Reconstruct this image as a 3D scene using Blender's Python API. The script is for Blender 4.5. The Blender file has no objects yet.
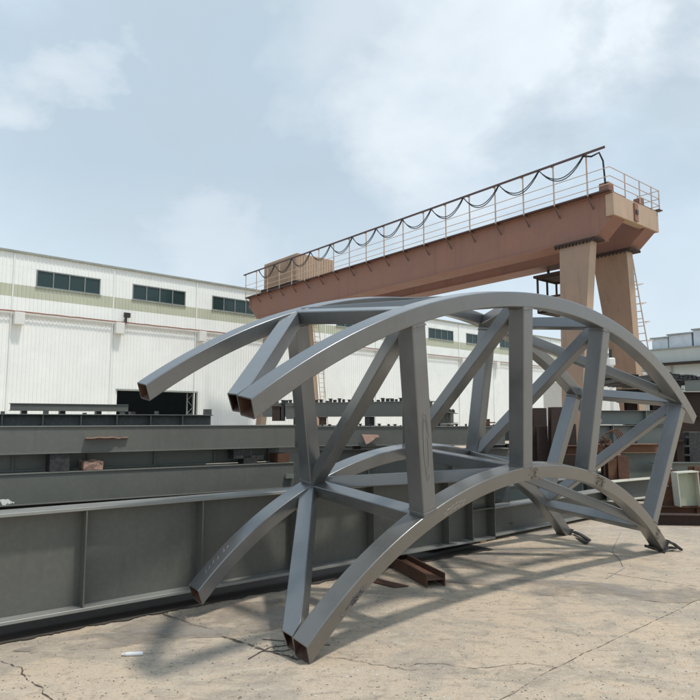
import bpy, bmesh, math, random
from mathutils import Vector, Matrix, noise
random.seed(7)
C = bpy.context.scene.collection
V = Vector
UPZ = V((0, 0, 1))

# ------------------------------------------------------------------ camera
H = 1.6
F = 650.0
PITCH = math.atan(70 / F)
cam = bpy.data.objects.new('camera', bpy.data.cameras.new('camera'))
C.objects.link(cam)
cam.location = (0, 0, H)
cam.rotation_euler = (math.pi / 2 + PITCH, 0, 0)
cam.data.sensor_width = 36
cam.data.lens = F / 700 * 36
cam.data.clip_end = 2000
bpy.context.scene.camera = cam


def at(u, v, Y):
    """world point seen at photo position (u, v) standing Y metres ahead"""
    w = (350 - v) / F
    r = V(((u - 350) / F, math.cos(PITCH) - w * math.sin(PITCH), math.sin(PITCH) + w * math.cos(PITCH)))
    r *= Y / r.y
    return V((r.x, r.y, r.z + H))


def g(u, v):
    w = (350 - v) / F
    r = V(((u - 350) / F, math.cos(PITCH) - w * math.sin(PITCH), math.sin(PITCH) + w * math.cos(PITCH)))
    t = -H / r.z
    return V((r.x * t, r.y * t, 0))


# ------------------------------------------------------------------ materials
def nodes(name):
    m = bpy.data.materials.new(name)
    m.use_nodes = True
    nt = m.node_tree
    return m, nt, nt.nodes['Principled BSDF']


def mixc(nt, fac, a, b):
    n = nt.nodes.new('ShaderNodeMix')
    n.data_type = 'RGBA'
    for s, val in ((0, fac), (6, a), (7, b)):
        if isinstance(val, bpy.types.NodeSocket):
            nt.links.new(val, n.inputs[s])
        elif isinstance(val, (int, float)):
            n.inputs[s].default_value = val
        else:
            n.inputs[s].default_value = (*val, 1)
    return n.outputs[2]


def tex_noise(nt, vec, scale, detail=5, rough=.6, dist=0):
    n = nt.nodes.new('ShaderNodeTexNoise')
    n.inputs['Scale'].default_value = scale
    n.inputs['Detail'].default_value = detail
    n.inputs['Roughness'].default_value = rough
    n.inputs['Distortion'].default_value = dist
    if vec: nt.links.new(vec, n.inputs['Vector'])
    return n.outputs['Fac']


def ramp(nt, val, a, b, lo=0, hi=1):
    n = nt.nodes.new('ShaderNodeMapRange')
    n.inputs[1].default_value = a
    n.inputs[2].default_value = b
    n.inputs[3].default_value = lo
    n.inputs[4].default_value = hi
    nt.links.new(val, n.inputs[0])
    return n.outputs[0]


def coords(nt, scale=(1, 1, 1)):
    g = nt.nodes.new('ShaderNodeNewGeometry')
    m = nt.nodes.new('ShaderNodeMapping')
    m.inputs['Scale'].default_value = scale
    nt.links.new(g.outputs['Position'], m.inputs[0])
    return m.outputs[0]


def bump(nt, bsdf, h, strength, dist=.01):
    b = nt.nodes.new('ShaderNodeBump')
    b.inputs['Strength'].default_value = strength
    b.inputs['Distance'].default_value = dist
    nt.links.new(h, b.inputs['Height'])
    nt.links.new(b.outputs[0], bsdf.inputs['Normal'])


def painted(name, col, rough=.45, dust=(.30, .26, .21), dust_amt=.25, rust=.0, rustcol=(.16, .065, .03),
            streak=.0, scale=1.0, spec=.5, var=.18, rvar=.12, scratch=0):
    m, nt, b = nodes(name)
    p = coords(nt)
    n1 = tex_noise(nt, p, 1.7 * scale, 6, .65, .4)
    n2 = tex_noise(nt, p, 23 * scale, 4, .6)
    dark = tuple(c * (1 - var) for c in col)
    lite = tuple(min(1, c * (1 + var)) for c in col)
    c = mixc(nt, ramp(nt, n1, .3, .7), dark, lite)
    c = mixc(nt, ramp(nt, n2, .45, .85, 0, dust_amt), c, dust)
    if streak:
        ps = coords(nt, (6, 6, .5))
        n3 = tex_noise(nt, ps, 1.5 * scale, 5, .7)
        c = mixc(nt, ramp(nt, n3, .52, .75, 0, streak), c, tuple(x * .45 for x in col))
    if scratch:
        ps2 = coords(nt, (1, 1, 7))
        n5 = tex_noise(nt, ps2, 9, 8, .8, 1.5)
        c = mixc(nt, ramp(nt, n5, .64, .70, 0, scratch), c, (.30, .30, .28))
        n6 = tex_noise(nt, p, 5, 9, .8, 1.0)
        c = mixc(nt, ramp(nt, n6, .66, .72, 0, scratch), c, (.13, .10, .075))
    if rust:
        n4 = tex_noise(nt, p, 3.2 * scale, 9, .72, .6)
        c = mixc(nt, ramp(nt, n4, .72 - rust * .3, .76 - rust * .3), c, rustcol)
    nt.links.new(c, b.inputs['Base Color'])
    nt.links.new(ramp(nt, n1, .3, .7, max(.05, rough - rvar), min(1, rough + rvar)), b.inputs['Roughness'])
    b.inputs['Specular IOR Level'].default_value = spec
    bump(nt, b, n2, .12, .004)
    return m


M = {}
M['truss'] = painted('truss_grey', (.190, .198, .202), .33, dust=(.30, .28, .25), dust_amt=.14, var=.09, spec=.5, rvar=.09, scratch=.42, streak=.12)
M['truss_scuffed'] = painted('truss_scuffed', (.188, .184, .172), .34, dust=(.25, .20, .15), dust_amt=.3, rust=.08, rustcol=(.12, .08, .06), scale=2, spec=.5, var=.08, rvar=.08, scratch=.35)
for k_ in ('truss', 'truss_scuffed'):
    b_ = M[k_].node_tree.nodes['Principled BSDF']
    b_.inputs['Metallic'].default_value = .60
    b_.inputs['Coat Weight'].default_value = .5
    b_.inputs['Coat IOR'].default_value = 1.6
    b_.inputs['Coat Roughness'].default_value = .17
M['weld'] = painted('weld', (.17, .16, .15), .5, dust=(.1, .05, .03), dust_amt=.6, scale=3)
M['burn'] = painted('burn', (.085, .055, .04), .6, dust=(.2, .17, .15), dust_amt=.9, scale=4)
M['tube_inside'] = painted('tube_inside', (.10, .045, .028), .8, dust_amt=.2, var=.4)
M['girder'] = painted('girder_green_grey', (.110, .113, .100), .5, dust_amt=.16, rust=.04, streak=.25, var=.09, scratch=.3)
M['girder_flange'] = painted('girder_flange_grey', (.25, .255, .24), .35, dust_amt=.5, dust=(.3, .27, .22), var=.15)
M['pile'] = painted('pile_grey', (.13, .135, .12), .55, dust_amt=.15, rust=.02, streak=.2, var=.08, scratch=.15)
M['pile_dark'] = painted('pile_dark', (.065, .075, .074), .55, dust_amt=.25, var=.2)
M['pile_pale'] = painted('pile_pale', (.18, .20, .18), .55, dust_amt=.25, var=.12)
M['rust'] = painted('rust', (.105, .048, .028), .85, dust=(.2, .12, .07), dust_amt=.5, var=.35, scale=2)
M['rust_dark'] = painted('rust_dark', (.042, .026, .020), .85, dust=(.12, .08, .06), dust_amt=.4, var=.35, scale=2)
M['rust_bright'] = painted('rust_bright', (.17, .085, .05), .85, dust=(.3, .16, .08), dust_amt=.5, var=.35, scale=2)
M['dark_steel'] = painted('dark_steel', (.022, .022, .024), .5, dust_amt=.25, var=.3)
M['crane'] = painted('crane_salmon', (.265, .132, .094), .6, dust=(.28, .18, .12), dust_amt=.25, rust=.02, streak=.28, var=.10, scale=.4)
M['crane_pale'] = painted('crane_pale', (.46, .33, .23), .6, dust=(.3, .2, .15), dust_amt=.3, streak=.35, var=.12, scale=.5)
M['crane_leg'] = painted('crane_leg', (.33, .225, .165), .6, dust=(.3, .22, .17), dust_amt=.3, streak=.5, var=.1, scale=.5)
M['crane_rail'] = painted('crane_rail', (.55, .42, .33), .6, dust_amt=.2)
M['cable'] = painted('cable', (.015, .015, .017), .6, dust_amt=.1)
M['conduit'] = painted('conduit', (.10, .055, .05), .6, dust_amt=.2)
M['white_wall'] = painted('white_wall', (.88, .90, .87), .5, dust=(.66, .64, .58), dust_amt=.12, streak=.09, var=.04, scale=.3)
M['khaki'] = painted('khaki_band', (.52, .54, .42), .5, dust_amt=.1, streak=.1, var=.05, scale=.3)
M['trim'] = painted('trim', (.30, .32, .28), .5, dust_amt=.1)
M['white'] = painted('white_box', (.75, .75, .72), .5, dust_amt=.2, var=.05)
M['window_frame'] = painted('window_frame', (.22, .24, .23), .5, dust_amt=.1)
M['pipe'] = painted('wall_pipe', (.30, .15, .11), .6, dust_amt=.3, rust=.3)
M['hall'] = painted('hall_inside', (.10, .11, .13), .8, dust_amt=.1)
M['roof'] = painted('roof', (.35, .38, .38), .5, dust_amt=.2)
M['blue_glass'] = painted('blue_sheet', (.60, .66, .72), .3, dust_amt=.05, var=.1)
M['cream_edge'] = painted('cream_edge', (.56, .55, .46), .55, dust_amt=.3, var=.1)
M['cream'] = painted('cream', (.40, .42, .31), .5, dust_amt=.25, streak=.2, var=.1)
M['far_white'] = painted('far_white', (.50, .54, .52), .6, dust_amt=.1, streak=.15, var=.05, scale=.3)
M['wood'] = painted('wood', (.26, .17, .10), .8, dust_amt=.3, var=.3, scale=3)
M['torn'] = painted('torn', (.42, .27, .21), .8, dust=(.12, .05, .03), dust_amt=.9, var=.3, scale=4)
M['chalk'] = painted('chalk', (.62, .62, .60), .9, dust_amt=.2)
M['chalk_faint'] = painted('chalk_faint', (.30, .30, .29), .9, dust_amt=.2)
M['ladder_pale'] = painted('ladder_pale', (.60, .50, .44), .6, dust_amt=.2)
M['plastic'] = painted('plastic', (.72, .73, .74), .3, dust_amt=.1, var=.03)

m, nt, b = nodes('glass')
b.inputs['Base Color'].default_value = (.02, .045, .045, 1)
b.inputs['Roughness'].default_value = .12
M['glass'] = m


def ground_mat():
    m, nt, b = nodes('yard_concrete')
    p = coords(nt)
    n_big = tex_noise(nt, p, .33, 5, .6, .6)
    n_mid = tex_noise(nt, p, 1.3, 8, .68, .8)
    n_fine = tex_noise(nt, p, 11, 8, .75)
    n_grit = tex_noise(nt, p, 75, 3, .7)
    n_crumb = tex_noise(nt, p, 30, 6, .8, .5)
    pz = coords(nt, (1, 2.6, 1))
    n_str = tex_noise(nt, pz, 2.4, 8, .7, 1.2)
    c = mixc(nt, ramp(nt, n_big, .35, .65), (.64, .51, .37), (.54, .45, .355))
    c = mixc(nt, ramp(nt, n_mid, .47, .60, 0, .85), c, (.41, .36, .30))
    c = mixc(nt, ramp(nt, n_str, .53, .62, 0, .7), c, (.36, .31, .25))
    c = mixc(nt, ramp(nt, n_str, .44, .36, 0, .7), c, (.60, .53, .42))
    c = mixc(nt, ramp(nt, n_fine, .36, .46, .55, 0), c, (.24, .20, .165))
    c = mixc(nt, ramp(nt, n_fine, .60, .72, 0, .55), c, (.66, .58, .46))
    c = mixc(nt, ramp(nt, n_grit, .32, .42, .5, 0), c, (.20, .165, .14))
    c = mixc(nt, ramp(nt, n_crumb, .40, .48, .28, 0), c, (.34, .28, .21))
    c = mixc(nt, ramp(nt, n_crumb, .56, .65, 0, .45), c, (.70, .61, .48))
    # greyer bare concrete beside the girders
    vor = nt.nodes.new('ShaderNodeTexVoronoi')
    vor.inputs['Scale'].default_value = 14
    nt.links.new(p, vor.inputs['Vector'])
    c = mixc(nt, ramp(nt, vor.outputs['Distance'], .03, .08, .5, 0), c, (.14, .115, .10))
    nt.links.new(c, b.inputs['Base Color'])
    b.inputs['Roughness'].default_value = .9
    b.inputs['Specular IOR Level'].default_value = .25
    mx = nt.nodes.new('ShaderNodeMath')
    mx.operation = 'MULTIPLY_ADD'
    nt.links.new(n_fine, mx.inputs[0])
    mx.inputs[1].default_value = 1.0
    nt.links.new(n_grit, mx.inputs[2])
    bump(nt, b, mx.outputs[0], .7, .014)
    return m


M['ground'] = ground_mat()
m, nt, b = nodes('stain')
p = coords(nt)
c = mixc(nt, ramp(nt, tex_noise(nt, p, 6, 7, .7), .35, .65), (.30, .27, .24), (.38, .335, .28))
nt.links.new(c, b.inputs['Base Color'])
b.inputs['Roughness'].default_value = .85
nt.links.new(ramp(nt, tex_noise(nt, p, 2.2, 5, .6), .40, .62, 0, .8), b.inputs['Alpha'])
M['stain'] = m
m, nt, b = nodes('crack')
b.inputs['Base Color'].default_value = (.10, .078, .058, 1)
b.inputs['Roughness'].default_value = 1
nt.links.new(ramp(nt, tex_noise(nt, coords(nt), 14, 5, .7), .38, .50), b.inputs['Alpha'])
M['crack'] = m
M['chip'] = painted('chip', (.16, .13, .11), .9, dust_amt=.3, var=.5, scale=5)


# ------------------------------------------------------------------ mesh helpers
def finish(name, bm, mat, parent=None, smooth=35, mats=None):
    bmesh.ops.recalc_face_normals(bm, faces=bm.faces)
    me = bpy.data.meshes.new(name)
    bm.to_mesh(me)
    bm.free()
    for mm in (mats or [mat]):
        me.materials.append(M[mm] if isinstance(mm, str) else mm)
    if smooth:
        for p_ in me.polygons: p_.use_smooth = True
        me.set_sharp_from_angle(angle=math.radians(smooth))
    o = bpy.data.objects.new(name, me)
    C.objects.link(o)
    if parent: o.parent = parent; o.matrix_parent_inverse = parent.matrix_world.inverted() if False else Matrix.Translation(-parent.location)
    return o


def thing(name, label, cat, loc=(0, 0, 0), group=None):
    o = bpy.data.objects.new(name, None)
    o.empty_display_size = .3
    C.objects.link(o)
    o.location = loc
    tag(o, label, cat, group)
    return o


def tag(o, label=None, cat=None, group=None, kind=None):
    if label: o['label'] = label
    if cat: o['category'] = cat
    if group: o['group'] = group
    if kind: o['kind'] = kind
    return o


def box(bm, o, ax, ay, az, bevel=0):
    """box spanned by three edge vectors from corner o"""
    vs = []
    for k in (0, 1):
        for j in (0, 1):
            for i in (0, 1):
                vs.append(bm.verts.new(o + ax * i + ay * j + az * k))
    fs = [bm.faces.new([vs[i] for i in q]) for q in ((0, 1, 3, 2), (4, 6, 7, 5), (0, 4, 5, 1), (2, 3, 7, 6), (0, 2, 6, 4), (1, 5, 7, 3))]
    if bevel:
        es = {e for f in fs for e in f.edges}
        bmesh.ops.bevel(bm, geom=list(es), offset=bevel, segments=1, affect='EDGES')


def cbox(bm, c, ax, ay, az, lx, ly, lz, bevel=0):
    box(bm, c - ax * lx / 2 - ay * ly / 2 - az * lz / 2, ax * lx, ay * ly, az * lz, bevel)


def rrect(w, h, r, seg=3):
    pts = []
    for cx, cy, a0 in ((w / 2 - r, h / 2 - r, 0), (-w / 2 + r, h / 2 - r, 90), (-w / 2 + r, -h / 2 + r, 180), (w / 2 - r, -h / 2 + r, 270)):
        for i in range(seg + 1):
            a = math.radians(a0 + 90 * i / seg)
            pts.append((cx + r * math.cos(a), cy + r * math.sin(a)))
    return pts


def sweep(bm, frames, w, h, r=.012, wall=.009, hollow=(True, True), planes=(None, None)):
    """hollow rounded-rectangle tube; frames = [(centre, xdir, ydir)], w along xdir, h along ydir"""
    ring = rrect(w, h, r)
    inner = rrect(w - 2 * wall, h - 2 * wall, max(.002, r - wall * .5))
    n = len(ring)

    def put(fr, prof, plane, axis):
        out = []
        for x, y in prof:
            p_ = fr[0] + fr[1] * x + fr[2] * y
            if plane:
                q, nn = plane
                p_ = p_ + axis * ((q - p_).dot(nn) / axis.dot(nn))
            out.append(bm.verts.new(p_))
        return out
    rings = []
    for i, fr in enumerate(frames):
        pl = planes[0] if i == 0 else planes[1] if i == len(frames) - 1 else None
        ax = (frames[1][0] - frames[0][0]) if i == 0 else (frames[-1][0] - frames[-2][0])
        rings.append(put(fr, ring, pl, ax.normalized()))
    for a, b_ in zip(rings, rings[1:]):
        for i in range(n):
            bm.faces.new((a[i], a[(i + 1) % n], b_[(i + 1) % n], b_[i]))
    for e, end in ((0, hollow[0]), (1, hollow[1])):
        fr = frames[0] if e == 0 else frames[-1]
        ax = ((frames[1][0] - frames[0][0]) if e == 0 else (frames[-2][0] - frames[-1][0])).normalized()
        outer = rings[0] if e == 0 else rings[-1]
        if not end:
            bm.faces.new(outer)
            continue
        rim = put(fr, inner, planes[e], ax)
        for i in range(n):
            bm.faces.new((outer[i], outer[(i + 1) % n], rim[(i + 1) % n], rim[i]))
        seq = frames if e == 0 else frames[::-1]
        dp = rim
        if len(seq) == 3:
            nxt = [seq[0][0].lerp(seq[1][0], .5)]
            nxt = [(nxt[0], seq[1][1], seq[1][2])]
        else:
            nxt = seq[2:9]
        for fr2 in nxt:
            q2 = put(fr2, inner, None, ax)
            for i in range(n):
                f_ = bm.faces.new((dp[i], dp[(i + 1) % n], q2[(i + 1) % n], q2[i]))
                f_.material_index = 1
            dp = q2
        f_ = bm.faces.new(dp)
        f_.material_index = 1


def weighted(o):
    """flat faces keep flat shading, only the rounded corners blend"""
    w_ = o.modifiers.new('weighted', 'WEIGHTED_NORMAL')
    w_.mode = 'FACE_AREA'
    w_.weight = 100
    w_.keep_sharp = True
    return o


def rod(bm, pts, r, seg=6, cap=True):
    rings = []
    for i, p_ in enumerate(pts):
        t = (pts[min(i + 1, len(pts) - 1)] - pts[max(i - 1, 0)]).normalized()
        a = t.cross(UPZ)
        if a.length < .05: a = t.cross(V((1, 0, 0)))
        a.normalize()
        b_ = t.cross(a)
        rings.append([bm.verts.new(p_ + a * r * math.cos(k * 2 * math.pi / seg) + b_ * r * math.sin(k * 2 * math.pi / seg)) for k in range(seg)])
    for a, b_ in zip(rings, rings[1:]):
        for i in range(seg): bm.faces.new((a[i], a[(i + 1) % seg], b_[(i + 1) % seg], b_[i]))
    if cap:
        bm.faces.new(rings[0]); bm.faces.new(rings[-1][::-1])


def new(): return bmesh.new()


# ------------------------------------------------------------------ ground
def ground():
    bm = new()
    s = 400
    vs = [bm.verts.new(p_) for p_ in ((-s, -60, 0), (s, -60, 0), (s, 600, 0), (-s, 600, 0))]
    bm.faces.new(vs)
    o = finish('ground', bm, 'ground', smooth=0)
    tag(o, kind='structure')


ground()


def ribbon(name, pts, w, mat, z=.004, jit=.35, n=14):
    bm = new()
    P = []
    for a, b_ in zip(pts, pts[1:]):
        for i in range(n): P.append(a.lerp(b_, i / n))
    P.append(pts[-1])
    L = R_ = None
    for i, p_ in enumerate(P):
        t = (P[min(i + 1, len(P) - 1)] - P[max(0, i - 1)]).normalized()
        s_ = V((-t.y, t.x, 0))
        c_ = p_ + s_ * (noise.noise(p_ * 3.1) * .05 * jit + noise.noise(p_ * 17) * .02 * jit)
        ww = w * (.45 + .8 * random.random())
        a = bm.verts.new((c_.x + s_.x * ww, c_.y + s_.y * ww, z))
        b2 = bm.verts.new((c_.x - s_.x * ww, c_.y - s_.y * ww, z))
        if L: bm.faces.new((L, a, b2, R_))
        L, R_ = a, b2
    o = finish(name, bm, mat, smooth=0)
    tag(o, kind='structure')
    return o


ribbon('crack', [g(478, 712), g(560, 666), g(640, 628), g(720, 590), g(790, 560)], .0026, 'crack')
ribbon('crack', [g(120, 597), g(165, 615), g(215, 632), g(262, 650), g(300, 660)], .013, 'crack', jit=1)
ribbon('crack', [g(-30, 640), g(0, 660), g(20, 672), g(42, 690), g(60, 715)], .005, 'crack', jit=1)
ribbon('crack', [g(608, 573), g(650, 580), g(720, 590)], .005, 'crack')
ribbon('crack', [g(410, 668), g(450, 665), g(520, 667), g(555, 667)], .003, 'crack', jit=2)
ribbon('crack', [g(330, 655), g(370, 664), g(415, 672)], .003, 'crack', jit=2)


def patch(name, cx, rx, ry, mat, z, rot=0):
    bm = new()
    vs = []
    for i in range(40):
        a = i / 40 * 2 * math.pi
        k = 1 + .35 * noise.noise(V((math.cos(a) * 2 + cx.x, math.sin(a) * 2 + cx.y, 1)))
        x, y = rx * k * math.cos(a), ry * k * math.sin(a)
        vs.append(bm.verts.new((cx.x + x * math.cos(rot) - y * math.sin(rot), cx.y + x * math.sin(rot) + y * math.cos(rot), z)))
    bm.faces.new(vs)
    o = finish(name, bm, mat, smooth=0)
    tag(o, kind='structure')


patch('ground_stain', g(105, 640), .55, .18, 'stain', .007, .4)
patch('ground_stain', g(235, 618), 1.0, .42, 'stain', .0075, .5)
patch('ground_stain', g(480, 560), 1.5, .35, 'stain', .007, .3)
patch('ground_stain', g(600, 590), 1.3, .3, 'stain', .008, -.2)


def chips(name, n, rng, size, mat, flat=.5):
    bm = new()
    for _ in range(n):
        u, v = rng()
        p_ = g(u, v)
        s_ = size * (.4 + random.random() * 1.1)
        a = random.random() * 6.28
        ax = V((math.cos(a), math.sin(a), 0)) * s_ * (.8 + random.random())
        ay = V((-math.sin(a), math.cos(a), 0)) * s_ * (.5 + .5 * random.random())
        k = random.randint(4, 6)
        top = bm.verts.new(p_ + V((0, 0, s_ * flat * random.random() + .003)))
        rg = [bm.verts.new(p_ + ax * math.cos(i * 6.283 / k) * (.7 + .5 * random.random()) + ay * math.sin(i * 6.283 / k) * (.7 + .5 * random.random()) + V((0, 0, .001))) for i in range(k)]
        for i in range(k): bm.faces.new((rg[i], rg[(i + 1) % k], top))
    o = finish(name, bm, mat, smooth=0)
    tag(o, kind='stuff')
    return o


tag(chips('gravel', 1500, lambda: (random.uniform(-20, 720), 520 + 185 * random.random() ** .8), .005, 'chip'), 'dark grit and small stones scattered over the concrete yard', 'gravel')
tag(chips('concrete_flakes', 500, lambda: (random.uniform(300, 720), random.uniform(560, 705)), .006, 'chalk', .2), 'pale flakes and scraps scattered over the concrete yard', 'debris')
tag(chips('joint_debris', 120, lambda: (lambda t: (120 + 185 * t + random.gauss(0, 6), 597 + 65 * t + random.gauss(0, 2.5)))(random.random()), .008, 'chip'), 'dark crumbs lying along the open joint near the truss', 'debris')

# ------------------------------------------------------------------ arched truss
T = dict(O=V((1.1838, 6.5048, -3.5204)), yaw=.7262, tilt=-.1562, roll=-.2115, R1=6.3093, R2=4.5178, h=.1273, w=(.0033, -.0667, 1.3844),
         th=(-.496, -.2728, -.0446, .3183), ph=(-.5401, -.2458, .0132, .4082), pw=.0703, pd=.1649, DR=-.0139, cx=-.0002, cz=.2591, a3=.4033, c3=.4249)
cy, sy = math.cos(T['yaw']), math.sin(T['yaw'])
e1 = V((cy, sy, 0)); en = V((-sy, cy, 0)); e2 = V((0, 0, 1))
ct, st = math.cos(T['tilt']), math.sin(T['tilt'])
e2, en = e2 * ct + en * st, en * ct - e2 * st
cr, sr = math.cos(T['roll']), math.sin(T['roll'])
e1, e2 = e1 * cr + e2 * sr, e2 * cr - e1 * sr
WV = e1 * T['w'][0] + e2 * T['w'][1] + en * T['w'][2]


def chord_pt(kind, th, dr=0.0, dn=0.0):
    """kind A/B outer arch front/rear, C/D inner arch front/rear; point dr below the outer face, dn behind the front face"""
    inner = kind in 'CD'
    R = (T['R2'] if inner else T['R1']) - dr
    if kind == 'D': R += T['DR']
    R += (T['c3'] if inner else T['a3']) * th ** 3
    P = T['O'] + e1 * (R * math.sin(th) + (T['cx'] if inner else 0)) + e2 * (R * math.cos(th) + (T['cz'] if inner else 0))
    if kind in 'BD': P = P + WV
    return P + en * dn


HW, PD, PW = T['h'], T['pd'], T['pw']
truss = thing('arch_truss', 'large grey painted steel arch truss of square tubes standing on the concrete yard', 'steel truss', (1.6, 7.0, 0))


def cut_plane(kind, th, tilt, sign):
    t = (chord_pt(kind, th + .002) - chord_pt(kind, th - .002)).normalized() * sign
    inward = (chord_pt(kind, th, .1) - chord_pt(kind, th, 0)).normalized()
    q = inward * math.cos(tilt) + t * math.sin(tilt)
    return (chord_pt(kind, th), en.cross(q).normalized())


def chord(kind, t0, t1, name, hollow=(True, True), label=None, mat='truss', tilt=0):
    bm = new()
    fr = []
    N = 64
    for i in range(N + 1):
        th = t0 + (t1 - t0) * i / N
        c_ = chord_pt(kind, th, HW / 2, PD / 2)
        d = (chord_pt(kind, th + .001, HW / 2, PD / 2) - chord_pt(kind, th - .001, HW / 2, PD / 2)).normalized()
        fr.append((c_, en, en.cross(d).normalized() * -1))
    sweep(bm, fr, PD, HW, r=.010, hollow=hollow, planes=(cut_plane(kind, t0, math.radians(tilt), -1), None))
    o = weighted(finish(name, bm, mat, truss, mats=[mat, 'tube_inside']))
    if label: o['label'] = label
    return fr


TE = dict(A=(-.739, .385), B=(-.743, .445), C=(-.845, .508), D=(-.858, .582))
TILT = dict(A=11.5, B=10, C=20.7, D=14)
chord('A', *TE['A'], 'outer_chord', tilt=TILT['A'])
chord('B', *TE['B'], 'outer_chord', tilt=TILT['B'])
chord('C', *TE['C'], 'inner_chord', label='front lower arch chord with scuffed grey paint', mat='truss_scuffed', tilt=TILT['C'])
chord('D', *TE['D'], 'inner_chord', tilt=TILT['D'])


def member(p0, p1, xdir, w, h, name, hollow=(False, False), planes=(None, None), hug=None):
    d = (p1 - p0).normalized()
    x = (xdir - d * xdir.dot(d)).normalized()
    y = d.cross(x).normalized()
    bm = new()
    frs = [(p0.lerp(p1, i / 24), x, y) for i in range(25)] if hug else [(p0, x, y), (p0.lerp(p1, .5), x, y), (p1, x, y)]
    sweep(bm, frs, w, h, r=.010, hollow=hollow, planes=planes)
    if hug:
        # the brace is mitred against the flank of the chord it runs along
        q_, k_ = hug
        for v_ in bm.verts:
            if (v_.co - p1).length < 1.2:
                dn_ = (v_.co - q_).dot(en)
                inner_ = any(f_.material_index == 1 for f_ in v_.link_faces)
                lim = k_ + (.010 if inner_ else .002)
                if dn_ < lim: v_.co += en * (lim - dn_)
    o = weighted(finish(name, bm, 'truss', truss, mats=['truss', 'tube_inside']))
    return x, y, d


def weld_ring(c_, x, y, w, h, parent=truss):
    pts = [c_ + x * a + y * b_ for a, b_ in rrect(w + .006, h + .006, .014)]
    P = []
    for a, b_ in zip(pts, pts[1:] + pts[:1]):
        n = max(1, int((b_ - a).length / .008))
        for i in range(n): P.append(a.lerp(b_, i / n) + V([random.uniform(-1, 1) * .0015 for _ in range(3)]))
    P.append(P[0])
    bm = new()
    rod(bm, P, .0075, 5, False)
    finish('weld_seam', bm, 'weld', parent)


for i in range(4):
    for up, lo, off in (('A', 'C', 0), ('B', 'D', .0)):
        sh_ = .014 if (up == 'B' and i == 1) else 0
        a = chord_pt(up, T['th'][i] + sh_, HW * .5, PD / 2)
        b_ = chord_pt(lo, T['ph'][i] + sh_, HW * .5, PD / 2)
        x, y, d = member(a, b_, en, PD - .005, 2 * PW, 'post')
        L = (b_ - a).length
        if up == 'A' or i != 1:
            weld_ring(b_ - d * (HW * .5 + .012), x, y, PD - .004, 2 * PW)
            weld_ring(a + d * (HW * .5 + .014), x, y, PD - .004, 2 * PW)

MID = HW * .5


def node(kind, i):
    return chord_pt(kind, (T['th'] if kind in 'AB' else T['ph'])[i], MID, PD / 2)


def tang(kind, th):
    return (chord_pt(kind, th + .002, MID) - chord_pt(kind, th - .002, MID)).normalized()


# section diagonals from the rear bottom node to the front top node
for i in range(4):
    a, b_ = node('D', i), node('A', i)
    member(a + (b_ - a).normalized() * .02, b_ - (b_ - a).normalized() * .04, e1, .118, .118, 'diagonal_brace')
# lateral braces square to the arches
for i in range(4):
    for r_, f_ in (('D', 'C'), ('B', 'A')):
        a, b_ = node(r_, i), node(f_, i)
        member(a, b_, tang(f_, (T['th'] if f_ == 'A' else T['ph'])[i]), .12, .115, 'lateral_brace')
# zigzag braces
for r_, f_ in (('B', 'A'), ('D', 'C')):
    ang = T['th'] if f_ == 'A' else T['ph']
    for ri, fi in ((0, 1), (2, 1), (2, 3)):
        a, b_ = node(r_, ri), node(f_, fi)
        s_ = 1 if fi > ri else -1
        a = a + tang(r_, ang[ri]) * .07 * s_
        b_ = b_ - tang(f_, ang[fi]) * .07 * s_
        side = (b_ - a).cross(e2).normalized()
        member(a, b_, side, .12, .112, 'zigzag_brace')
    # brace running to the free end of the front chord: its open end shows beside the chord's
    t0 = TE[f_][0]
    tg = tang(f_, t0)
    a = node(r_, 0) - tang(r_, ang[0]) * .03
    b_ = chord_pt(f_, t0 + .004, MID, PD + .042)
    out = (b_ - a).normalized()
    side = out.cross(chord_pt(f_, t0, 0) - chord_pt(f_, t0, .1)).normalized()
    member(a, b_, side, .145, .118, 'end_brace', (False, True), (None, (chord_pt(f_, t0 + .0006), cut_plane(f_, t0, math.radians(TILT[f_]), -1)[1])), hug=(chord_pt(f_, t0), PD))

# cleats on the two feet at the far end
for k in 'CD':
    t1 = TE[k][1]
    tg = tang(k, t1)
    rad = en.cross(tg).normalized()
    if rad.z < 0: rad = -rad
    c_ = chord_pt(k, t1, MID, PD / 2)
    bm = new()
    cbox(bm, c_ + tg * .006, en, rad, tg, PD + .05, HW + .05, .010, .002)
    foot = finish('end_plate', bm, 'dark_steel', truss)
    spec_ = dict(C=(((667, 541), (681, 551.5)), ((664, 549), (675, 550)), ((659, 553.5), (648, 547.5))),
                 D=(((574, 532), (589, 542)), ((572, 538), (586.5, 544.5)), ((569, 543), (561, 537.5))))[k]
    for q_, ((u0, v0), (u1, v1)) in enumerate(spec_):
        bm = new()
        s0 = at(u0, v0, c_.y - (.02 if q_ else .0))
        if q_ == 2: s0.z = max(s0.z, .02)
        e_ = g(u1, v1) + V((0, 0, .025)) if q_ < 2 else s0 + V((-.15, .02, .05))
        d_ = (e_ - s0).normalized()
        sd2 = d_.cross(UPZ).normalized()
        up_ = sd2.cross(d_).normalized()
        mid = s0.lerp(e_, .45) + up_ * .012
        for a, b_ in ((s0, mid), (mid, e_)):
            dd_ = (b_ - a).normalized()
            cbox(bm, (a + b_) / 2, dd_, sd2, dd_.cross(sd2).normalized(), (b_ - a).length + .02, .05, .028, .003)
        finish('cleat', bm, 'dark_steel', truss)

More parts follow.
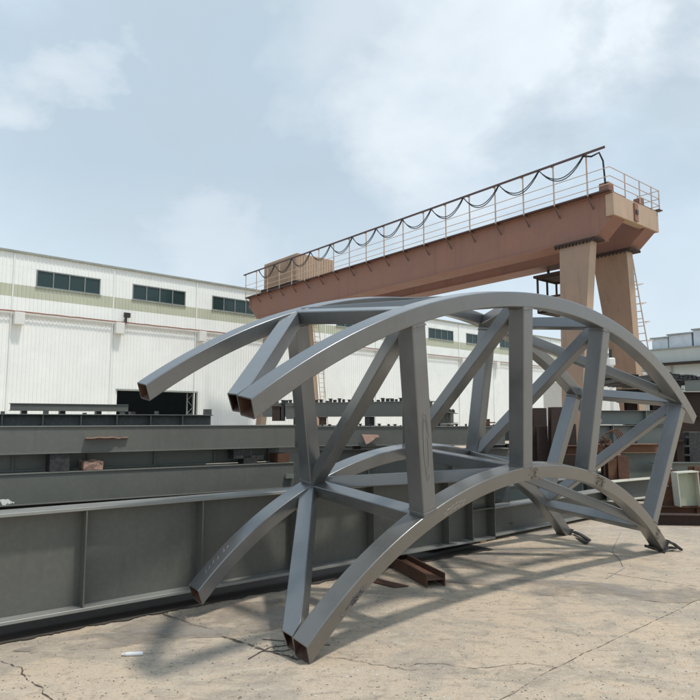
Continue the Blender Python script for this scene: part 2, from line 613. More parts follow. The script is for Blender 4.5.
# chalk and scuff marks on the tubes
bm = new()
a, b_ = node('A', 0), node('C', 0)
d = (b_ - a).normalized()
side = d.cross(en).normalized()
if side.x < 0: side = -side
fc = a - en * (PD / 2 - .001)
for cen, rx, ry, k0, k1 in ((.61, .034, .235, 3.3, 6.1), (.61, .024, .19, 2.7, 5.9), (.61, .020, .205, -.2, 1.9), (.64, .030, .19, 1.2, 3.5), (.67, .026, .20, .9, 2.6), (.55, .018, .10, 3.3, 5.6)):
    L = (b_ - a).length
    pts = []
    for i in range(26):
        t = k0 + (k1 - k0) * i / 25
        pts.append(fc + d * (L * cen + ry * math.sin(t)) + side * (rx * math.cos(t)) - en * .0015)
    rod(bm, pts, .0016, 4)
tag(finish('chalk_mark', bm, 'chalk_faint', truss), kind='stuff')
bm = new()
for i, tt in enumerate((-.825, -.815, -.803, -.792, -.775, -.765)):
    p_ = chord_pt('D', tt, -.001, .07 + .008 * (i % 3))
    q = chord_pt('D', tt + .006, -.001, .115 - .012 * (i % 2))
    mid = (p_ + q) / 2 + tang('D', tt) * .007
    rod(bm, [p_, mid, q], .002, 4)
tag(finish('chalk_mark', bm, 'chalk_faint', truss), kind='stuff')
bm = new()
for i in range(60):
    tt = -.735 + random.gauss(0, .010)
    p_ = chord_pt('C', tt, .095 + random.gauss(0, .012), -.0008)
    q = p_ + tang('C', tt) * random.uniform(.01, .035) + V((0, 0, random.uniform(-.012, .012)))
    rod(bm, [p_, q], random.uniform(.001, .004), 4)
tag(finish('burn_mark', bm, 'dark_steel', truss), kind='stuff')
bm = new()
for i in range(16):
    tt = -.505 + i * .0035
    p_ = chord_pt('C', tt, .085 + .02 * math.sin(i * 1.9), -.0008)
    rod(bm, [p_, p_ + tang('C', tt) * .03 + V((0, 0, .01))], random.uniform(.001, .002), 4)
tag(finish('chalk_mark', bm, 'chalk_faint', truss), kind='stuff')
# rough touched-up splice marks on the scuffed chord
for tc in (T['ph'][1] + .02, T['ph'][2] + .03, T['ph'][2] + .05, T['ph'][3] + .03):
    bm = new()
    for i in range(120):
        tt = tc + random.gauss(0, .008)
        p_ = chord_pt('C', tt, HW * random.uniform(.1, .95), -.0006)
        rod(bm, [p_, p_ + V((random.uniform(-.01, .01), 0, random.uniform(-.02, .02)))], random.uniform(.0006, .0018), 4)
    tag(finish('burn_mark', bm, 'burn', truss), kind='stuff')


# ------------------------------------------------------------------ I-girders
def hdir(vx):
    d = V(((vx - 350) / F, 1.0058, 0))
    return d.normalized()


def igirder(name, label, cat, p0, d, length, z0, z1, fw=.2, tf=.018, tw=.012, stiff=(), mat='pile', fmat=None, group=None, both=False, recess=None):
    """p0 = near top corner line start (x,y) of the flange edge facing the camera; body extends behind"""
    d = d.normalized()
    n = V((-d.y, d.x, 0))
    if n.y < 0: n = -n
    p0 = V((p0[0], p0[1], 0))
    t = thing(name, label, cat, p0 + n * fw / 2, group)
    fmat = fmat or mat
    rec = (fw - tw) / 2 if recess is None else recess
    bm = new()
    box(bm, p0 + n * rec + V((0, 0, z0 + tf)), d * length, n * tw, V((0, 0, z1 - z0 - 2 * tf)))
    finish('web', bm, mat, t, smooth=0)
    for z in (z1 - tf, z0):
        bm = new()
        box(bm, p0 + V((0, 0, z)), d * length, n * fw, V((0, 0, tf)), .003)
        finish('flange', bm, fmat, t, smooth=0)
    for s in stiff:
        bm = new()
        dep = rec - .004
        box(bm, p0 + d * s + n * .004 + V((0, 0, z0 + tf)), d * .011, n * dep, V((0, 0, z1 - z0 - 2 * tf)))
        if both: box(bm, p0 + d * s + n * (rec + tw) + V((0, 0, z0 + tf)), d * .011, n * (fw - rec - tw - .004), V((0, 0, z1 - z0 - 2 * tf)))
        finish('stiffener', bm, mat, t, smooth=0)
    return t, d, n


gd = V((.78, .626, 0))
t, d, n = igirder('plate_girder', 'deep dark grey plate girder lying behind the arch truss, lowest and nearest of all', 'steel girder',
                  (-2.505 - .78 * 2.5, 4.837 - .626 * 2.5), gd, 8.03, .13, .92, fw=.26, tf=.026, tw=.014, stiff=(1.05, 2.08, 3.07, 4.06, 5.05, 6.04, 7.2, 7.62), mat='girder', fmat='girder_flange', both=True)
p0 = V((-2.505 - .78 * 2.5, 4.837 - .626 * 2.5, 0))
bm = new()
box(bm, p0 + d * 7.632 + n * .006 + V((0, 0, .50)), d * .39, n * .11, V((0, 0, .012)))
finish('stiffener', bm, 'girder', t, smooth=0)
bm = new()
box(bm, p0 + d * 8.031 + n * .0 + V((0, 0, .13)), d * .014, n * .26, V((0, 0, .79)))
finish('end_plate', bm, 'girder', t, smooth=0)

m, nt, b = nodes('painted_shade')  # dark ground strip, its colour standing in for shade under the big girder
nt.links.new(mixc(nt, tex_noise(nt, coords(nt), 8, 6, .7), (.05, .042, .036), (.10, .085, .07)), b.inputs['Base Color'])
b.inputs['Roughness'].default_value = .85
M['painted_shade'] = m
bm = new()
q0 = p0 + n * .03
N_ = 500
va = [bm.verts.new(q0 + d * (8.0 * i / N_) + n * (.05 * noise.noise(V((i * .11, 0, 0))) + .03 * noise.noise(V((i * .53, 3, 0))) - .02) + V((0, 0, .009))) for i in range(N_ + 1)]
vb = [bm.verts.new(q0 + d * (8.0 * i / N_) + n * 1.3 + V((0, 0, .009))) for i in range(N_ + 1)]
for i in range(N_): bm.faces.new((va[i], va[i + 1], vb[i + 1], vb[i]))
tag(finish('painted_shade', bm, 'painted_shade', smooth=0), kind='structure')

# rusty H piece carrying the girder
ax = V((.55, -.80, 0)).normalized()


def hpiece(label, tip, dr, length, w, h, z, mat, name='steel_beam_offcut', tf=.012):
    dr = dr.normalized()
    n = V((-dr.y, dr.x, 0))
    t = thing(name, label, 'steel beam', tip)
    for s in (-1, 1):
        bm = new()
        box(bm, tip - dr * length + n * (s * w / 2 - tf / 2) + V((0, 0, z)), dr * length, n * tf, V((0, 0, h)), .002)
        finish('flange', bm, mat, t, smooth=0)
    bm = new()
    box(bm, tip - dr * length - n * (w / 2 - tf / 2 - .001) + V((0, 0, z + h / 2)), dr * (length - .002), n * (w - tf - .002), V((0, 0, .01)))
    finish('web', bm, mat, t, smooth=0)
    return t


tip = (g(425, 588) + g(447, 586.5)) / 2
back = g(398, 569)
hpiece('short rusty H section under the big girder, its end poking out on the ground', tip, (g(428, 588) - g(402, 573)), 1.9, .19, .122, .004, 'rust')
bm = new()
a = g(424, 588.5) - V((.02, .0, 0))
box(bm, a + V((-.42, .36, .004)), V((.30, -.30, 0)), V((-.14, -.05, 0)), V((0, 0, .008)))
o = finish('steel_plate', bm, 'rust', None, smooth=0)
tag(o, 'small flat rusty plate on the ground beside the short rusty H section', 'steel plate')

# far dunnage under the big girder's left end (out of frame) 
bm = new()
pp = p0 + d * 1.2
box(bm, pp + n * -.05 + V((0, 0, .001)), d * .14, n * .5, V((0, 0, .127)))
o = finish('timber_block', bm, 'wood', None, smooth=0)
tag(o, 'timber block carrying the left end of the big plate girder', 'timber block')

# ------------------------------------------------------------------ pile on the left
pd_ = hdir(1320)
P0 = V((-3.075, 5.8, 0))


def pile_pt(s, back=0):
    n = V((-pd_.y, pd_.x, 0))
    q = P0 + pd_ * s + n * back
    return (q.x, q.y)


# two wide flush faced box girders facing the camera
def box_girder(label, s0, s1, z0, z1, depth, mat='pile', back=0, dirn=None, p=None, lip=.012):
    dd = (dirn or pd_).normalized()
    n = V((-dd.y, dd.x, 0))
    if n.y < 0: n = -n
    q = V((*(p or pile_pt(s0, back)), 0))
    L = s1 - s0
    t = thing('box_girder', label, 'steel girder', q + n * depth / 2)
    bm = new()
    box(bm, q + n * lip + V((0, 0, z0 + .012)), dd * L, n * .012, V((0, 0, z1 - z0 - .024)), .001)
    box(bm, q + n * (depth - lip - .012) + V((0, 0, z0 + .012)), dd * L, n * .012, V((0, 0, z1 - z0 - .024)), .001)
    finish('side_plate', bm, mat, t, smooth=0)
    for z in (z0, z1 - .012):
        bm = new()
        box(bm, q + V((0, 0, z)), dd * L, n * depth, V((0, 0, .012)), .002)
        finish('cover_plate', bm, mat, t, smooth=0)
    return t, q, dd, n


t1, q1, _, nP = box_girder('flat faced box girder topping the left pile, torn rusty plate on its side', -1.6, 2.96, 1.29, 1.545, .25)
# torn plate shelf on its face
bm = new()
ws = [.0, .06, .12, .18, .25, .30, .35, .40]
top = []
for i, w_ in enumerate(ws):
    o_ = .05 + .03 * noise.noise(V((i * 1.7, 2, 0))) + (.02 if i < 5 else -.015)
    a = q1 + pd_ * (2.29 + w_) + nP * .010
    top.append((a, a - nP * o_ + V((0, 0, .012 - .02 * noise.noise(V((i * 1.3, 0, 5)))))))
for (a, b_), (c_, d_) in zip(top, top[1:]):
    vs = [bm.verts.new(x + V((0, 0, z + 1.415))) for z in (0, .010) for x in (a, b_, d_, c_)]
    for q in ((0, 1, 2, 3), (4, 7, 6, 5), (1, 5, 6, 2), (0, 4, 5, 1), (3, 2, 6, 7)): bm.faces.new([vs[i] for i in q])
finish('torn_plate', bm, 'torn', t1, smooth=0)
t2, q2, _, _ = box_girder('flat faced grey box girder directly above the big plate girder in the left pile', -1.6, 2.95, .84, 1.125, .25)
bm = new()
a = q2 + pd_ * 4.43 + nP * .0 + V((0, 0, .95))
box(bm, a - nP * .03, pd_ * .10, nP * .03, V((0, 0, .045)))
finish('lug', bm, 'pile_pale', t2, smooth=0)

# stiffened girders set back behind them
def pile_i(label, s0, s1, back, z0, z1, st=.62, fw=.2, mat='pile', name='stiffened_girder', off=.2):
    L = s1 - s0
    return igirder(name, label, 'steel girder', pile_pt(s0, back), pd_, L, z0, z1, fw=fw, tf=.012, stiff=[off + st * i for i in range(int((L - off) / st) + 1)], mat=mat)


pile_i('grey stiffened girder set back in the gap between the two flat faced box girders', -1.4, 2.93, .27, 1.128, 1.288, .66, mat='pile_pale', fw=.1)
pile_i('grey stiffened girder set back low down, glimpsed just above the big plate girder', -1.3, 2.9, .20, .55, .835, .55)
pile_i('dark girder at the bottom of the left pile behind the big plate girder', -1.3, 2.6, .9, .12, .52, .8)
# spacers
for s, bk, z0, z1, lab in ((.40, .02, 1.127, 1.288, 'dark steel spacer block in the gap of the left pile'), (.70, .03, 1.127, 1.205, 'pale torn steel bracket in the gap of the left pile'),):
    bm = new()
    q = V((*pile_pt(s, bk), z0))
    box(bm, q, pd_ * .17, V((-pd_.y, pd_.x, 0)) * .22, V((0, 0, z1 - z0)))
    if 'torn' in lab:
        bmesh.ops.subdivide_edges(bm, edges=bm.edges[:], cuts=3, use_grid_fill=True)
        for v_ in bm.verts:
            if v_.co.z > z0 + .005: v_.co += V((0, noise.noise(v_.co * 21) * .03, noise.noise(v_.co * 25) * .06))
    o = finish('spacer_block', bm, 'dark_steel' if 'dark' in lab else 'torn', None, smooth=0)
    tag(o, lab, 'spacer')
bm = new()
for du, dv, w_, h_ in ((0, 0, .22, .10), (.12, -.06, .16, .09), (.26, -.02, .10, .05)):
    q = V((*pile_pt(2.22 + du, .03), 1.185 + dv))
    box(bm, q, pd_ * w_, nP * .15, V((0, 0, h_)))
o = finish('spacer_block', bm, 'dark_steel', None, smooth=0)
tag(o, 'lumpy black spacer near the right end of the gap in the left pile', 'spacer')
bm = new()
q = V((*pile_pt(2.75, .02), 1.127))
box(bm, q, pd_ * .15, nP * .2, V((0, 0, .10)))
o = finish('spacer_block', bm, 'rust', None, smooth=0)
tag(o, 'reddish rusty spacer at the right end of the gap in the left pile', 'spacer')
# hidden bearers carrying the pile, front to back
for s in (.1, 2.3):
    bm = new()
    q = V((*pile_pt(s, -.02), .001))
    box(bm, q, pd_ * .16, nP * 1.6, V((0, 0, .118)))
    o = finish('timber_block', bm, 'wood', None, smooth=0)
    tag(o, 'timber bearer under the left pile, ' + ('nearer the left edge' if s < 1 else 'nearer the truss'), 'timber block')
for s, z0, z1 in ((.05, .521, .548), (2.25, .521, .548)):
    pass
for s in (-.2, 2.4):
    bm = new()
    q = V((*pile_pt(s, .03), .001))
    box(bm, q, pd_ * .13, nP * .15, V((0, 0, .837)))
    o = finish('steel_prop', bm, 'dark_steel', None, smooth=0)
    tag(o, 'dark prop in the shade under the front box girder, ' + ('left one' if s < 1 else 'right one'), 'prop')

# top rear girder with stiffeners and stubs, thin channel on top
dtop = hdir(1180)
q = at(-60, 426, 6.6)
L = (at(213, 428, 8.35) - q).length
dd = (at(213, 428, 8.35) - q); dd.z = 0; dd.normalize()
tt, _, _ = igirder('stiffened_girder', 'dark grey stiffened girder with upright stubs behind the top of the left pile', 'steel girder', (q.x, q.y), dd, L, 1.38, 1.665, fw=.16, tf=.012,
                   stiff=[.15 + .40 * i for i in range(int(L / .40))], mat='pile_dark')
nn = V((-dd.y, dd.x, 0))
for i in range(9):
    bm = new()
    s = .55 + .42 * i
    if s > L - .05: break
    a = V((q.x, q.y, 1.663)) + dd * s + nn * .05
    hh = (.03, .045, .02)[i % 3] if i != 8 else .07
    box(bm, a, dd * (.05 if i % 2 else .035), nn * .05, V((0, 0, hh)))
    finish('stub', bm, 'pile_dark', tt, smooth=0)
bm = new()
a = V((q.x, q.y, 1.662)) + dd * (L - .10) + nn * .03
box(bm, a, dd * .09, nn * .06, V((0, 0, .075)))
finish('stub', bm, 'pile_dark', tt, smooth=0)
# support of rear girder: another girder under it
igirder('stiffened_girder', 'grey girder hidden low behind the left pile under the stubbed girder', 'steel girder', (q.x, q.y + .02), dd, L - .05, .95, 1.375, fw=.2, tf=.012, stiff=[.3, 1.3, 2.3], mat='pile_dark')
igirder('stiffened_girder', 'dark girder at ground level at the very back of the left pile', 'steel girder', (q.x, q.y + .02), dd, L - .1, .05, .945, fw=.24, tf=.012, stiff=[.5, 1.5, 2.5], mat='pile_dark')
# thin channel
ca, cb = at(10, 411, 7.35), at(128, 413.5, 8.1)
cd = cb - ca; cd.z = 0; cl = cd.length; cd.normalize(); cn = V((-cd.y, cd.x, 0))
tc = thing('steel_channel', 'thin grey channel resting on small blocks at the very top of the left pile', 'steel channel', ca)
z0c = 1.705
bm = new(); box(bm, V((ca.x, ca.y, z0c)), cd * cl, cn * .01, V((0, 0, .085)), .001); finish('web', bm, 'pile', tc, smooth=0)
for z in (z0c, z0c + .077):
    bm = new(); box(bm, V((ca.x, ca.y, z)) - cn * .012, cd * cl, cn * .13, V((0, 0, .008))); finish('flange', bm, 'pile', tc, smooth=0)
for k in range(4):
    bm = new()
    box(bm, V((ca.x, ca.y, 1.666)) + cd * (.12 + k * .41) + cn * .02, cd * .06, cn * .1, V((0, 0, .038)))
    o = finish('packing_block', bm, 'dark_steel', None, smooth=0)
    tag(o, 'small dark packing block under the thin channel on top of the left pile', 'packing block', 'packing blocks under the channel')

# ------------------------------------------------------------------ pile seen through the truss
def stud_row(parent, q, d, n, s0, s1, step, z, sz=.03):
    s = s0
    k = 0
    while s < s1:
        bm = new()
        hgt = sz * random.uniform(.7, 1.5)
        box(bm, V((q.x, q.y, z)) + d * s + n * .04, d * sz * random.uniform(.8, 1.5), n * .04, V((0, 0, hgt)))
        if k % 2: box(bm, V((q.x, q.y, z + hgt)) + d * (s - .012) + n * .03, d * (sz + .02), n * .06, V((0, 0, .014)))
        finish('stud', bm, 'dark_steel', parent, smooth=0)
        s += step * random.uniform(.7, 1.3)
        k += 1


# near-horizontal girder at box girder height
q = at(318, 426, 8.9); e_ = at(505, 427, 9.3)
dS = e_ - q; dS.z = 0; LS = dS.length; dS.normalize()
tS, _, nS = igirder('studded_girder', 'grey girder with a torn copper coloured plate seen through the left truss bays', 'steel girder', (q.x, q.y), dS, LS, 1.245, 1.513, fw=.22, tf=.012, stiff=(), mat='pile', recess=.012)
stud_row(tS, q, dS, nS, .05, LS - .1, .11, 1.512, .022)
bm = new()
a = V((q.x, q.y, 0)) + dS * .60 - nS * .01
pts = [(0, 1.405), (.22, 1.40), (.25, 1.37), (.19, 1.36), (.16, 1.33), (.09, 1.285), (.05, 1.27), (.03, 1.33)]
vs0 = [bm.verts.new(a + dS * x - nS * (.02 + .3 * (1.41 - z)) + V((0, 0, z))) for x, z in pts]
vs1 = [bm.verts.new(v_.co + nS * .012) for v_ in vs0]
bm.faces.new(vs0); bm.faces.new(vs1[::-1])
for i in range(len(vs0)): bm.faces.new((vs0[i], vs0[(i + 1) % len(vs0)], vs1[(i + 1) % len(vs0)], vs1[i]))
finish('torn_plate', bm, 'torn', tS, smooth=0)
igirder('stiffened_girder', 'plain grey girder under the girder with the copper coloured torn plate', 'steel girder', (q.x, q.y + .04), dS, LS + .1, .80, 1.20, fw=.22, tf=.012, stiff=(.7, 1.9), mat='pile')
igirder('stiffened_girder', 'grey girder at the bottom behind the middle of the truss', 'steel girder', (q.x, q.y + .04), dS, LS + .1, .15, .78, fw=.24, tf=.014, stiff=(.4, 1.2, 2.0), mat='pile_dark')
for s in (.5, 1.6):
    bm = new(); box(bm, V((q.x, q.y, 1.20)) + dS * s + nS * .06, dS * .1, nS * .12, V((0, 0, .045)))
    o = finish('spacer_block', bm, 'rust_dark', None, smooth=0)
    tag(o, 'rusty spacer between girders behind the truss, ' + ('left one' if s < 1 else 'right one'), 'spacer')

# upper studded girder, coming nearer towards the right
q = at(262, 412, 12.6); e_ = at(432, 409, 11.0)
dS = e_ - q; dS.z = 0; LS = dS.length; dS.normalize()
tU, _, nU = igirder('studded_girder', 'grey girder with a close row of studs on top, higher and farther than its neighbour', 'steel girder', (q.x, q.y), dS, LS, 1.66, 1.92, fw=.25, tf=.016, stiff=(), mat='pile', recess=.014)
nUp = V((-dS.y, dS.x, 0))
if nUp.y < 0: nUp = -nUp
stud_row(tU, q, dS, nUp, .05, LS - .1, .105, 1.919, .04)
for k, (u0, u1, v0, v1, mt) in enumerate(((272, 280, 407, 421, 'rust_dark'), (281, 284, 404, 421, 'dark_steel'), (286, 292.5, 406, 419, 'pile'), (319, 326, 418, 425, 'rust_dark'))):
    a = at(u0, v1, 11.2); b_ = at(u1, v0, 11.2)
    bm = new()
    box(bm, V((a.x, a.y, a.z)), V((b_.x - a.x, 0, 0)), V((0, .25, 0)), V((0, 0, b_.z - a.z)))
    box(bm, V((a.x - .02, a.y - .01, b_.z)), V((b_.x - a.x + .04, 0, 0)), V((0, .27, 0)), V((0, 0, .02)))
    o = finish('steel_stub', bm, mt, None, smooth=0)
    tag(o, ('brown rusty upright stub left of the studded girder', 'thin black upright stub beside the brown one', 'grey upright stub beside the rear left truss post', 'small rusty block under the studded girder beside the rear left truss post')[k], 'steel stub')
# supports below stubs / studded girder
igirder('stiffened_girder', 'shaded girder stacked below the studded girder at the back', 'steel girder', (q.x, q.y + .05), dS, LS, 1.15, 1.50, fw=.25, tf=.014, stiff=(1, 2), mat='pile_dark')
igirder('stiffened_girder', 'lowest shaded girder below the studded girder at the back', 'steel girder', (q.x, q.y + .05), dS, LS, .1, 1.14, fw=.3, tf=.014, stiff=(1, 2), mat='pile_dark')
for s in (.7, 2.2):
    bm = new(); box(bm, V((q.x, q.y + .05, 1.502)) + dS * s + nUp * .02, dS * .1, nUp * .2, V((0, 0, .156)))
    o = finish('spacer_block', bm, 'dark_steel', None, smooth=0)
    tag(o, 'dark spacer carrying the high studded girder, ' + ('left one' if s < 1 else 'right one'), 'spacer')

# girder running straight away from the camera, between posts
q = at(436, 409, 11.2)
dA = hdir(505)
tA, _, nA = igirder('studded_girder', 'grey girder with knobs running straight away behind the second truss bay', 'steel girder', (q.x, q.y), dA, 5.5, 1.52, 1.77, fw=.25, tf=.014, stiff=(.8, 1.6, 2.4, 3.2), mat='pile')
stud_row(tA, q, dA, V((-dA.y, dA.x, 0)), .1, 5, .5, 1.769, .05)
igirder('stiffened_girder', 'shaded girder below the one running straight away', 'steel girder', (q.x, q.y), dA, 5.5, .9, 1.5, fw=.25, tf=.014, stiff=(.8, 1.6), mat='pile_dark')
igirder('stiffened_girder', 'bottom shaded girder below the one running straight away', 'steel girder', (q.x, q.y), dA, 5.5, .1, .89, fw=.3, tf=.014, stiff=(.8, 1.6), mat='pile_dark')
a = at(487, 427, 10.6); b_ = at(495, 419, 10.6)
bm = new()
box(bm, a - V((0, 0, .1)), V((.05, 0, 0)), V((0, .1, 0)), V((0, 0, b_.z - a.z + .1)))
box(bm, a - V((0, 0, .0)), V((.14, 0, 0)), V((0, .1, 0)), V((0, 0, .03)))
box(bm, V((a.x + .05, a.y, a.z + .06)), V((.09, 0, 0)), V((0, .1, 0)), V((0, 0, .02)))
o = finish('steel_bracket', bm, 'rust', None, smooth=0)
tag(o, 'small bent bracket beside the rear middle truss post', 'bracket')
# cluttered dark ends between posts (x 495-520)
for k, (u0, u1, v0, v1, Y, mt) in enumerate(((478, 524, 428, 441, 10.6, 'pile_dark'), (480, 526, 444, 451, 10.3, 'dark_steel'), (476, 526, 453, 470, 10.0, 'pile_dark'))):
    a = at(u0, v1, Y); b_ = at(u1, v0, Y)
    igirder('steel_beam', ('grey beam end', 'thin black beam', 'dark lower beam')[k] + ' in the cluttered gap left of the tall middle post', 'steel beam', (a.x, a.y), V((1, .12, 0)), b_.x - a.x, a.z, b_.z, fw=.18, tf=.01, stiff=(.2, .45), mat=mt)

# ------------------------------------------------------------------ I-girders continuing right behind the truss
d2 = hdir(1060)
s0 = at(494, 533, 8.9)
s0 = s0 - d2 * 1.3
t, _, _ = igirder('plate_girder', 'low grey plate girder lying behind the far feet of the truss', 'steel girder', (s0.x, s0.y), d2, 5.6, .045, .43, fw=.24, tf=.022, tw=.012, stiff=(), mat='girder', fmat='girder_flange')
n2 = V((-d2.y, d2.x, 0))
s1 = s0 + n2 * .55
igirder('plate_girder', 'second low plate girder just behind the one at the far truss feet', 'steel girder', (s1.x, s1.y), d2, 5.0, .22, .60, fw=.24, tf=.02, tw=.012, stiff=(), mat='pile_pale', fmat='girder_flange')
for k, s in enumerate((1.0, 3.9)):
    bm = new(); box(bm, s0 + d2 * s - n2 * .0 + V((0, 0, -s0.z + .001)), d2 * .12, n2 * .24, V((0, 0, .042)))
    o = finish('timber_block', bm, 'wood', None, smooth=0)
    tag(o, 'low timber strip under the plate girder behind the truss feet, ' + ('left one' if k == 0 else 'right one'), 'timber block')
    bm = new(); box(bm, s1 + d2 * s + V((0, 0, -s1.z + .001)), d2 * .12, n2 * .24, V((0, 0, .217)))
    o = finish('timber_block', bm, 'wood', None, smooth=0)
    tag(o, 'timber block under the second low plate girder, ' + ('left one' if k == 0 else 'right one'), 'timber block')
bm = new()
a = g(569, 521)
box(bm, a + V((0, 0, .002)), V((.09, .05, 0)), V((-.05, .09, 0)), V((0, 0, .05)))
o = finish('steel_block', bm, 'dark_steel', None, smooth=0)
tag(o, 'small black block on the ground behind the rear far foot', 'block')


# ------------------------------------------------------------------ right-hand rusty racks and stacks
def hcol(label, u0, u1, v0, v1, Y, mat, depth=.22, lean=0, holes=False, ztop=None):
    a = at(u0, v1, Y); b_ = at(u1, v0, Y)
    w_ = b_.x - a.x
    t = thing('steel_column', label, 'steel column', (a.x + w_ / 2, a.y, 0))
    z0, z1 = 0.001, b_.z
    lx = V((lean, 0, 1)).normalized()
    for s in (0, 1):
        bm = new()
        box(bm, V((a.x, a.y + s * (depth - .014), z0)), V((w_, 0, 0)), V((0, .014, 0)), lx * (z1 - z0), .002)
        finish('flange', bm, mat, t, smooth=0)
    bm = new()
    box(bm, V((a.x + w_ / 2 - .006, a.y + .015, z0)), V((.012, 0, 0)), V((0, depth - .030, 0)), lx * (z1 - z0 - .002))
    finish('web', bm, mat, t, smooth=0)
    if holes:
        for i in range(7):
            bm = new()
            z = .55 + i * .09
            for xx in (.35, .65):
                cbox(bm, V((a.x + w_ * xx + lean * z, a.y - .004, z)), V((1, 0, 0)), V((0, 1, 0)), V((0, 0, 1)), .018, .010, .018, .003)
            finish('bolt', bm, 'chalk', t, smooth=0)
    return t


hcol('dark rusty column standing behind the truss just right of the tall middle post', 538, 547.5, 426, 470, 12.6, 'rust_dark', depth=.3)
hcol('taller dark rusty column standing just behind the first one right of the tall middle post', 535, 546.5, 408, 470, 13.1, 'rust_dark', depth=.3)
hcol('second dark rusty column, touching the rear sloping truss post', 550.5, 561, 407, 470, 12.3, 'rust_dark', lean=.03)
hcol('wide dark rusty column behind the rear sloping truss post', 564, 576, 424, 470, 12.9, 'rust_dark')
hcol('dark rusty column between the two right-hand truss posts, left of the bright one', 606.5, 611, 440, 495, 11.9, 'rust_dark')
hcol('bright rusty column low between the two right-hand truss posts', 609.5, 617, 459, 495, 11.7, 'rust_bright')
hcol('second rusty column low between the two right-hand truss posts', 619.5, 628.5, 456, 495, 11.6, 'rust')
hcol('rusty column with bolt rows right of the last sloping post', 664, 676.5, 470, 511, 10.6, 'rust', holes=True)
hcol('rusty column at the right edge beside the cream panel', 697, 706, 467, 511, 10.5, 'rust')


def hbeam(label, u0, v0a, u1, v0b, Ya, Yb, hgt, mat, fmat=None, fw=.2, stiff=(), name='steel_beam', cat='steel beam', recess=None):
    a = at(u0, v0a, Ya); b_ = at(u1, v0b, Yb)
    dr = b_ - a; dr.z = 0
    z1 = (a.z + b_.z) / 2
    return igirder(name, label, cat, (a.x, a.y), dr, dr.length, z1 - hgt, z1, fw=fw, tf=.014, stiff=stiff, mat=mat, fmat=fmat, recess=recess)


# base beams on the ground
hbeam('long dark rusty beam lying on the ground at the right edge', 640, 513.5, 760, 517, 10.15, 9.95, .19, 'rust_dark', fw=.2)
hbeam('lighter rusty beam behind and above the long one on the ground at the right edge', 628, 505.5, 760, 508, 10.5, 10.4, .22, 'rust', fw=.22)
# cream panel standing on the rusty beams
t = thing('cream_panel', 'cream steel panel with white flanges standing on the rusty beams at the right', 'steel panel', at(687, 504, 10.45))
a = at(678.5, 506, 10.45); b_ = at(697, 474, 10.45)
bm = new(); box(bm, V((a.x, a.y, a.z)), V((b_.x - a.x, .05, 0)), V((0, .012, 0)), V((0, 0, b_.z - a.z))); finish('web', bm, 'cream', t, smooth=0)
for (p_, vx, vz) in ((V((a.x - .028, a.y - .12, a.z)), V((.014, 0, 0)), V((-.03, 0, b_.z - a.z + .03))), (V((b_.x, a.y - .07, a.z)), V((.014, 0, 0)), V((-.03, 0, b_.z - a.z + .03)))):
    bm = new(); box(bm, p_, vx, V((0, .2, 0)), vz); finish('flange', bm, 'cream_edge', t, smooth=0)
bm = new(); box(bm, V((a.x - .05, a.y - .12, b_.z + .012)), V((b_.x - a.x + .05, .05, .02)), V((0, .22, 0)), V((0, 0, .016))); finish('flange', bm, 'cream_edge', t, smooth=0)

# stacked pale girders between the right-hand posts
hbeam('pale green grey girder between the last two truss posts, white lower edge', 625, 453, 662, 452.5, 12.2, 12.4, .50, 'pile_pale', 'pile_dark', fw=.24)
hbeam('second white edged girder lying low between the last two truss posts', 612, 483, 664, 476.5, 11.0, 11.9, .33, 'pile_dark', 'cream_edge', fw=.22)
hbeam('orange rusty beam across the stack between the last two truss posts', 600, 444.5, 660, 443.8, 11.8, 11.9, .16, 'rust_bright', fw=.2)
hbeam('pale girder above the orange rusty beam in the right stack', 598, 426.5, 672, 424, 13.2, 13.6, .38, 'pile_pale', 'pile_dark', fw=.24, stiff=(.35, .9))
hbeam('pale girder just under the sloping brace in the right stack', 598, 411, 672, 410, 14.0, 14.2, .30, 'pile_pale', 'pile_dark', fw=.24, stiff=(1.1,))
hbeam('pale girder end at the right edge below the dark stack', 655, 462.5, 720, 463, 12.0, 12.0, .32, 'pile_pale', 'pile_dark', fw=.24, stiff=(.3,))
hbeam('brown beam low in the rusty columns behind the truss', 560, 446, 606, 445.5, 12.2, 12.1, .17, 'rust', fw=.2)
hbeam('brown girder at the right edge behind the end of the arch', 652, 417, 720, 416, 15.0, 15.0, .55, 'rust_dark', fw=.24)
hbeam('dark brown girder right of the arch end, under the dark stack', 655, 393, 740, 391, 16.0, 16.0, .60, 'rust_dark', fw=.3, stiff=(.5,))
hbeam('lower brown girder under the dark stack at the right', 655, 441, 740, 441, 15.0, 15.0, .85, 'rust_dark', fw=.3, stiff=(.5, 1.1))
hbeam('dark base girder at the back between the right-hand posts', 590, 472, 672, 472, 13.0, 13.2, .55, 'pile_dark', fw=.3, stiff=(.4, .9))
hbeam('deep shaded girder behind the rusty columns', 524, 462, 600, 462, 13.6, 13.6, .75, 'pile_dark', fw=.3, stiff=(.4, .9))
# hooped rebar bundle
bm = new()
for i in range(4):
    a_, b_, c_ = at(606 + i * 1.6, 433 - i * .8, 11.6), at(612 + i * 1.6, 431 - i * .8, 11.6), at(619 + i * 1.8, 441 - i, 11.6)
    rod(bm, [a_ + V((0, 0, -.04)), a_, b_, b_.lerp(c_, .5) + V((.02, 0, .01)), c_], .012, 5)
for i in range(60):
    c_ = at(random.uniform(600, 611), random.uniform(436, 458), 11.55)
    rod(bm, [c_, c_ + V((random.uniform(-.07, .07), .05, random.uniform(-.07, .07)))], .008, 4)
o = finish('wire_tangle', bm, 'rust', None, smooth=0)
tag(o, 'tangle of rusty bent rods beside the right front truss post', 'scrap rods')

